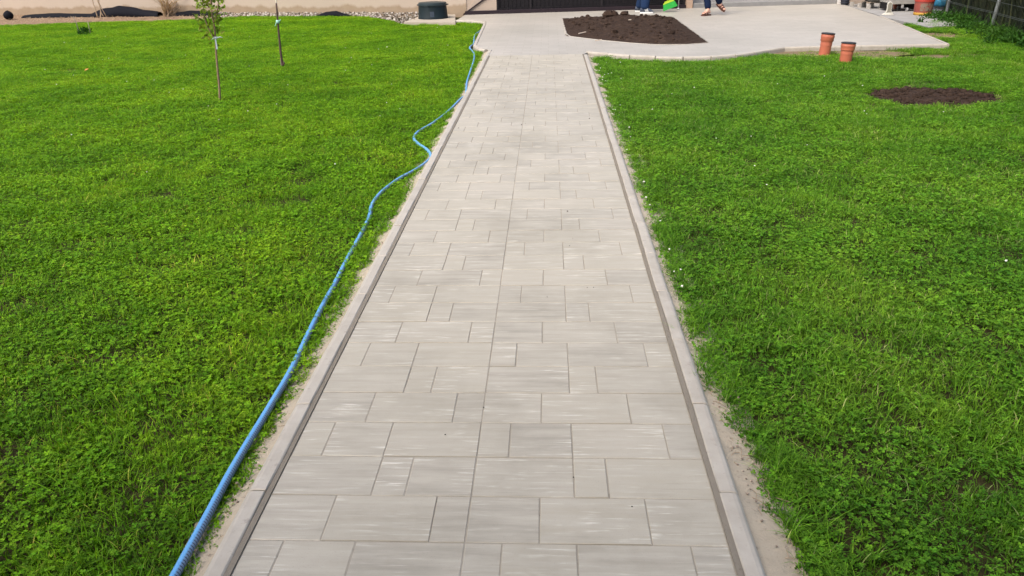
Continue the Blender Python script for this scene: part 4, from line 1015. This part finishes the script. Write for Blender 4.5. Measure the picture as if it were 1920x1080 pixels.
# terracotta pot
c = g(1676, 16, -.012); e = empty('terracotta_pot', (c.x, c.y, .20)); TC = plain('terracotta', (.30, .10, .055), .8, .2, .2, 8)
e.location = (c.x + .02, c.y - .10, -.012)
b = MB(); b.lathe([(.075, 0), (.12, .30), (.10, .30), (.06, .03), (.001, .03)], 28); smooth_by_angle(b.build('pot_body', TC, e), 40); b = MB(); b.lathe([(.122, .285), (.135, .29), (.135, .36), (.118, .36), (.112, .30)], 28); smooth_by_angle(b.build('pot_rim', TC, e), 40)
b = MB(); b.lathe([(.001, .335), (.114, .33)], 20); b.build('potting_soil', MAT_SOIL, e)
tag(e, 'terracotta pot behind the white ornament', 'pot')
# white ornament with rounded top and flared feet
c = g(1665, 28.5, -.012); e = empty('plaster_ornament', (c.x, c.y, -.012)); e.rotation_euler.z = -.25
prof = [(-.155, 0), (-.155, .025), (-.12, .035), (-.085, .06), (-.062, .10), (-.055, .15), (-.058, .20), (-.065, .24), (-.060, .28), (-.035, .315), (0, .325), (.032, .315), (.052, .285), (.055, .22), (.052, .14), (.062, .09), (.085, .07), (.105, .05), (.11, .025), (.13, .02), (.13, 0)]
b = MB(); n = len(prof); vs = [(x * s_, y, max(0, z - (0 if s_ == 1 else .006))) for (y, s_) in ((-.05, .93), (-.042, 1), (.042, 1), (.05, .93)) for x, z in prof]
fs = [tuple(range(n)), tuple(range(3 * n, 4 * n))[::-1]] + [(i * n + k, (i + 1) * n + k, (i + 1) * n + (k + 1) % n, i * n + (k + 1) % n) for i in range(3) for k in range(n)]
b.add(vs, fs); pw = plain('white_plaster', (.44, .42, .36), .8, .2, .15, 12); ob = b.build('upright', pw, e); smooth_by_angle(ob, 50)
b = MB(); b.box(-.165, .14, -.065, .065, -.002, .012, .004); b.build('base_plate', plain('grey_base', (.22, .21, .20), .9), e)
e.scale = (.84, .84, .84)
b = MB(); pp_ = [(x * .72, z) for x, z in prof if abs(x) < .09 and z > .03]; b.add([(x, -.054, .012 + (z - .0) * .93) for x, z in pp_] + [(x, -.048, .012 + z * .93) for x, z in pp_], [tuple(range(len(pp_))), tuple(range(len(pp_), 2 * len(pp_)))[::-1]] + [(k, len(pp_) + k, len(pp_) + (k + 1) % len(pp_), (k + 1) % len(pp_)) for k in range(len(pp_))]); b.build('face_panel', plain('grey_front_face', (.19, .175, .14), .9, .1, .3, 14), e)  # inset front panel, darker grey than the plaster around it
tag(e, 'white plaster ornament with rounded top and flared foot at the terrace corner', 'ornament')
# red bucket with faded label, blue and white bucket
def bucket(name, loc, r, h, mat, rim_mat, label, band=None, lab=None, grp='buckets by the fence'):
    e = empty(name, loc); b = MB(); b.lathe([(r * .90, 0), (r * .92, .01), (r, h), (r * .95, h), (r * .87, .03), (.001, .03)], 36); smooth_by_angle(b.build('bucket_body', mat, e), 40)
    b = MB(); b.lathe([(r * 1.0, h - .06), (r * 1.045, h - .058), (r * 1.045, h - .035), (r * 1.02, h - .032), (r * 1.02, h - .012), (r * 1.06, h - .01), (r * 1.06, h + .006), (r * .96, h + .006)], 36); smooth_by_angle(b.build('rim', rim_mat, e), 40)
    if band: b = MB(); b.lathe([(r * .903, .0), (r * .925, .003), (r * .936, .055), (r * .91, .056)], 36); b.build('base_band', band, e, True)
    if lab:
        b = MB(); A0, A1 = -2.35, -.85; vs = []; N = 16
        for z in (.085, h - .09):
            for k in range(N + 1): a = A0 + (A1 - A0) * k / N; rr = r * (.92 + .08 * z / h) + .003; vs.append((rr * math.cos(a), rr * math.sin(a), z))
        b.add(vs, [(k, k + 1, N + 2 + k, N + 1 + k) for k in range(N)]); b.build('label_sheet', lab, e, True)
    tag(e, label, 'bucket', grp); return e
tl_ = NT('faded_red_print'); pz = tl_.pos(); c_ = tl_.mix(tl_.ramp(tl_.noise(pz, 14, 4, .7), [(.42, (0, 0, 0)), (.52, (1, 1, 1))]), (.20, .06, .045), (.18, .14, .10)); c_ = tl_.mix(tl_.ramp(tl_.noise(tl_.map(pz, (1, 1, .6)), 30, 3, .6), [(.56, (0, 0, 0)), (.62, (1, 1, 1))]), c_, (.04, .03, .024)); tl_.set(c_, .6, .3)
cb = g(1735, 29, -.012)
bucket('red_bucket', (cb.x, cb.y + .15, -.012), .19, .33, plain('red_plastic', (.24, .06, .045), .5, .4, .2, 6), plain('bright_red_rim', (.33, .035, .022), .45, .4), 'faded red bucket with worn label and yellow base band', plain('yellow_band', (.36, .20, .03), .6), tl_.m)
cb2 = g(1764, 27, -.03); e = bucket('white_bucket', (cb2.x, cb2.y + .14, -.03), .125, .24, plain('dirty_white_plastic', (.38, .40, .42), .55, .3, .2, 10), plain('white_rim', (.42, .44, .46), .5), 'dirty white bucket under a blue cover, between red bucket and fence')
b = MB(); rnd = random.Random(4); n, m_ = 28, 8; vs = []
for i in range(m_ + 1):
    for k in range(n):
        q = 2 * math.pi * k / n; t = i / m_; r = .02 + .165 * min(1, t * 1.6) + (.02 * math.sin(q * 5) * t); z = .30 + .05 * mnoise.noise((math.cos(q) * 2, math.sin(q) * 2, t * 3)) - max(0, t - .55) * .32; vs.append((r * math.cos(q), r * math.sin(q), z))
b.add(vs, [(i * n + k, i * n + (k + 1) % n, (i + 1) * n + (k + 1) % n, (i + 1) * n + k) for i in range(m_) for k in range(n)] + [tuple(range(n))[::-1]])
o = b.build('blue_cover', plain('blue_tarp', (.02, .14, .24), .5, .4, .3, 8, .4), None, True, tuple(e.location)); md = o.modifiers.new('t', 'SOLIDIFY'); md.thickness = .004
tag(o, 'crumpled blue cover draped over the dirty white bucket', 'cover')

# ------------------------------------------------------------------ wire fence with reeds and weeds
FA = Vector((8.75, 19.6, 0)); FP = [Vector((8.62, 19.4, 0)), g(1774, 27), g(1858, 52), Vector((7.62, 12.25, 0)), Vector((7.10, 9.85, 0))]
fen = empty('wire_fence', FP[2]); o_ = FP[2]
MAT_GALV = plain('galvanised_post', (.40, .41, .41), .5, .5, .15, 8, .05, .3)
for k, p in enumerate(FP):
    b = MB(); q = p - o_; ln = (.10, .03) if k == 2 else (0.0, 0.0)
    b.tube([q + Vector((0, 0, -.2)), q + Vector((ln[0] * .5, 0, .8)), q + Vector((ln[0], ln[1], 1.75))], .033, 12); pp = b.build('fence_post', MAT_GALV, fen, True)
    b = MB(); b.lathe([(.030, 1.74), (.031, 1.765), (.02, 1.785), (.001, 1.79)], 12, (q.x + ln[0], q.y + ln[1], 0)); b.build('post_cap', MAT_DARK, pp, True)
MAT_WIRE = plain('dark_green_wire', (.055, .065, .058), .5, .4, .1)
offw = Vector((-.035, 0, 0))
for a, b_ in zip(FP, FP[1:]):
    for z in (.05, .25, .45, .65, .85, 1.05, 1.25, 1.45, 1.65):
        for dz in ((0, .022) if z in (.25, .85, 1.45) else (0,)):
            b = MB(); b.tube([a - o_ + offw + Vector((0, 0, z + dz)), (a + b_) / 2 - o_ + offw + Vector((.004, 0, z + dz - .006)), b_ - o_ + offw + Vector((0, 0, z + dz))], .0042, 5); b.build('wire', MAT_WIRE, fen)
    b = MB(); n = int((b_ - a).length / .055)
    for k in range(1, n):
        p = a.lerp(b_, k / n) - o_ + offw + Vector((-.005, 0, 0)); b.tube([p + Vector((0, 0, .02)), p + Vector((0, 0, 1.68))], .0011, 4)
    o = b.build('upright_wires', MAT_WIRE, fen); o['kind'] = 'stuff'
tag(fen, 'wire mesh fence on galvanised posts in front of tall reeds', 'fence')
def fence_x(y): return float(np.interp(y, [p.y for p in FP][::-1], [p.x for p in FP][::-1]))
b = MB(); rnd = random.Random(12)
for k in range(9000):
    y = rnd.uniform(9.5, 20.5); x = fence_x(y) + .06 + 2.0 * rnd.random() ** 1.5; h = rnd.uniform(.9, 2.2); v = rnd.uniform(.5, 1.25)
    col = (v, v, v) if rnd.random() < .85 else (v * 3.6, v * 3.0, v * 3.2)
    blade(b, x, y, -.06, h, rnd.uniform(.012, .035), rnd.uniform(0, 6.28), rnd.uniform(.02, .35) if rnd.random() < .8 else rnd.uniform(.4, .8), col, 4)
tag(b.build('reeds', MAT_REED), 'dense tall dark reeds growing behind the wire fence', 'reeds', kind='stuff')
b = MB()
for k in range(190):
    y = rnd.uniform(10.5, 17.0); x = fence_x(y) - .02 - abs(rnd.gauss(0, .20)); R_ = rnd.uniform(.07, .19)
    bush(b, (x, y, -.05), R_, int(40 + 180 * R_), rnd.uniform(.035, .06), rnd, .9)
for k in range(26):
    y = rnd.uniform(12, 18.4); x = fence_x(y) - .05 - abs(rnd.gauss(0, .12))
    for j in range(6): blade(b, x + rnd.gauss(0, .03), y + rnd.gauss(0, .03), -.06, rnd.uniform(.15, .45), rnd.uniform(.006, .014), rnd.uniform(0, 6.28), rnd.uniform(.4, 1.4), (1.2, 1.1, 1.3), 4)
for k in range(14): bush(b, (rnd.gauss(8.12, .10), rnd.uniform(15.0, 16.3), -.05), rnd.uniform(.1, .22), 70, .06, rnd, 1.0)
tag(b.build('weeds', MAT_WEED), 'leafy green weeds along the foot of the wire fence', 'weeds', kind='stuff')

# ------------------------------------------------------------------ small things on lawn and path
MAT_PETAL = plain('clover_white', (.62, .60, .52), .8, .1, .15)
b = MB(); rnd = random.Random(21)
for k in range(110):
    if k < 60: y = rnd.uniform(3.5, 11.5); x = edge_right(y) + abs(rnd.gauss(0, .05)) + .01 if k < 30 else rnd.uniform(.9, 5)
    else: y = rnd.uniform(5, 18); x = -rnd.uniform(1.6, .7 * y)
    if x > 0 and hole_r(x, y) < 1.1: continue
    clod(b, (x, y, -.012 + rnd.uniform(0, .012)), rnd.uniform(.0045, .008), rnd)
tag(b.build('clover_flowers', MAT_PETAL), 'tiny white clover flower heads dotted over the lawns', 'flowers', kind='stuff')
b = MB()
for k in range(420):
    if k < 230: y = rnd.uniform(1.2, 4.5) if k < 150 else rnd.uniform(1.2, 12); x = KI1 + KW + rnd.uniform(.0, .14)
    else: y = rnd.uniform(1.2, 12); x = KI0 - KW - rnd.uniform(.0, .08)
    clod(b, (x, y, -.030), rnd.uniform(.0015, .0055), rnd)
tag(b.build('grit', plain('grit_stone', (.24, .19, .15), .9, .1, .5, 60)), 'scattered grit and crumbs of earth beside the kerbs', 'grit', kind='stuff')
b = MB()
for (px_, py_) in ((985, 232), (978, 234), (1101, 539), (1113, 539), (1074, 447), (1068, 461), (1026, 557), (1064, 396), (975, 118), (907, 764), (1140, 245), (1075, 895), (1185, 950), (835, 815), (860, 240), (1105, 222)):
    q = g(px_, py_, .002); clod(b, (q.x, q.y, .003), rnd.uniform(.0014, .003) * (1 if py_ > 400 else 1.9), rnd)
tag(b.build('dirt_specks', plain('dark_speck', (.03, .024, .02), .9)), 'small dark specks of dirt lying on the path', 'dirt', kind='stuff')
b = MB()
for k in range(130):
    y = rnd.uniform(1.3, 3.2) if k < 90 else rnd.uniform(1.3, 11); sd = rnd.random() < .75
    x = (edge_right(y) + rnd.gauss(-.01, .03)) if sd else (edge_left(y) + rnd.gauss(.01, .02)); a = rnd.uniform(0, 6.28); L_ = rnd.uniform(.015, .05)
    b.tube([(x, y, -.034), (x + L_ * .5 * math.cos(a), y + L_ * .5 * math.sin(a), -.028), (x + L_ * math.cos(a + .3), y + L_ * math.sin(a + .3), -.032)], .0011, 4)
tag(b.build('dry_clippings', MAT_DRY), 'dry grass clippings on the sandy strips beside the kerbs', 'clippings', kind='stuff')
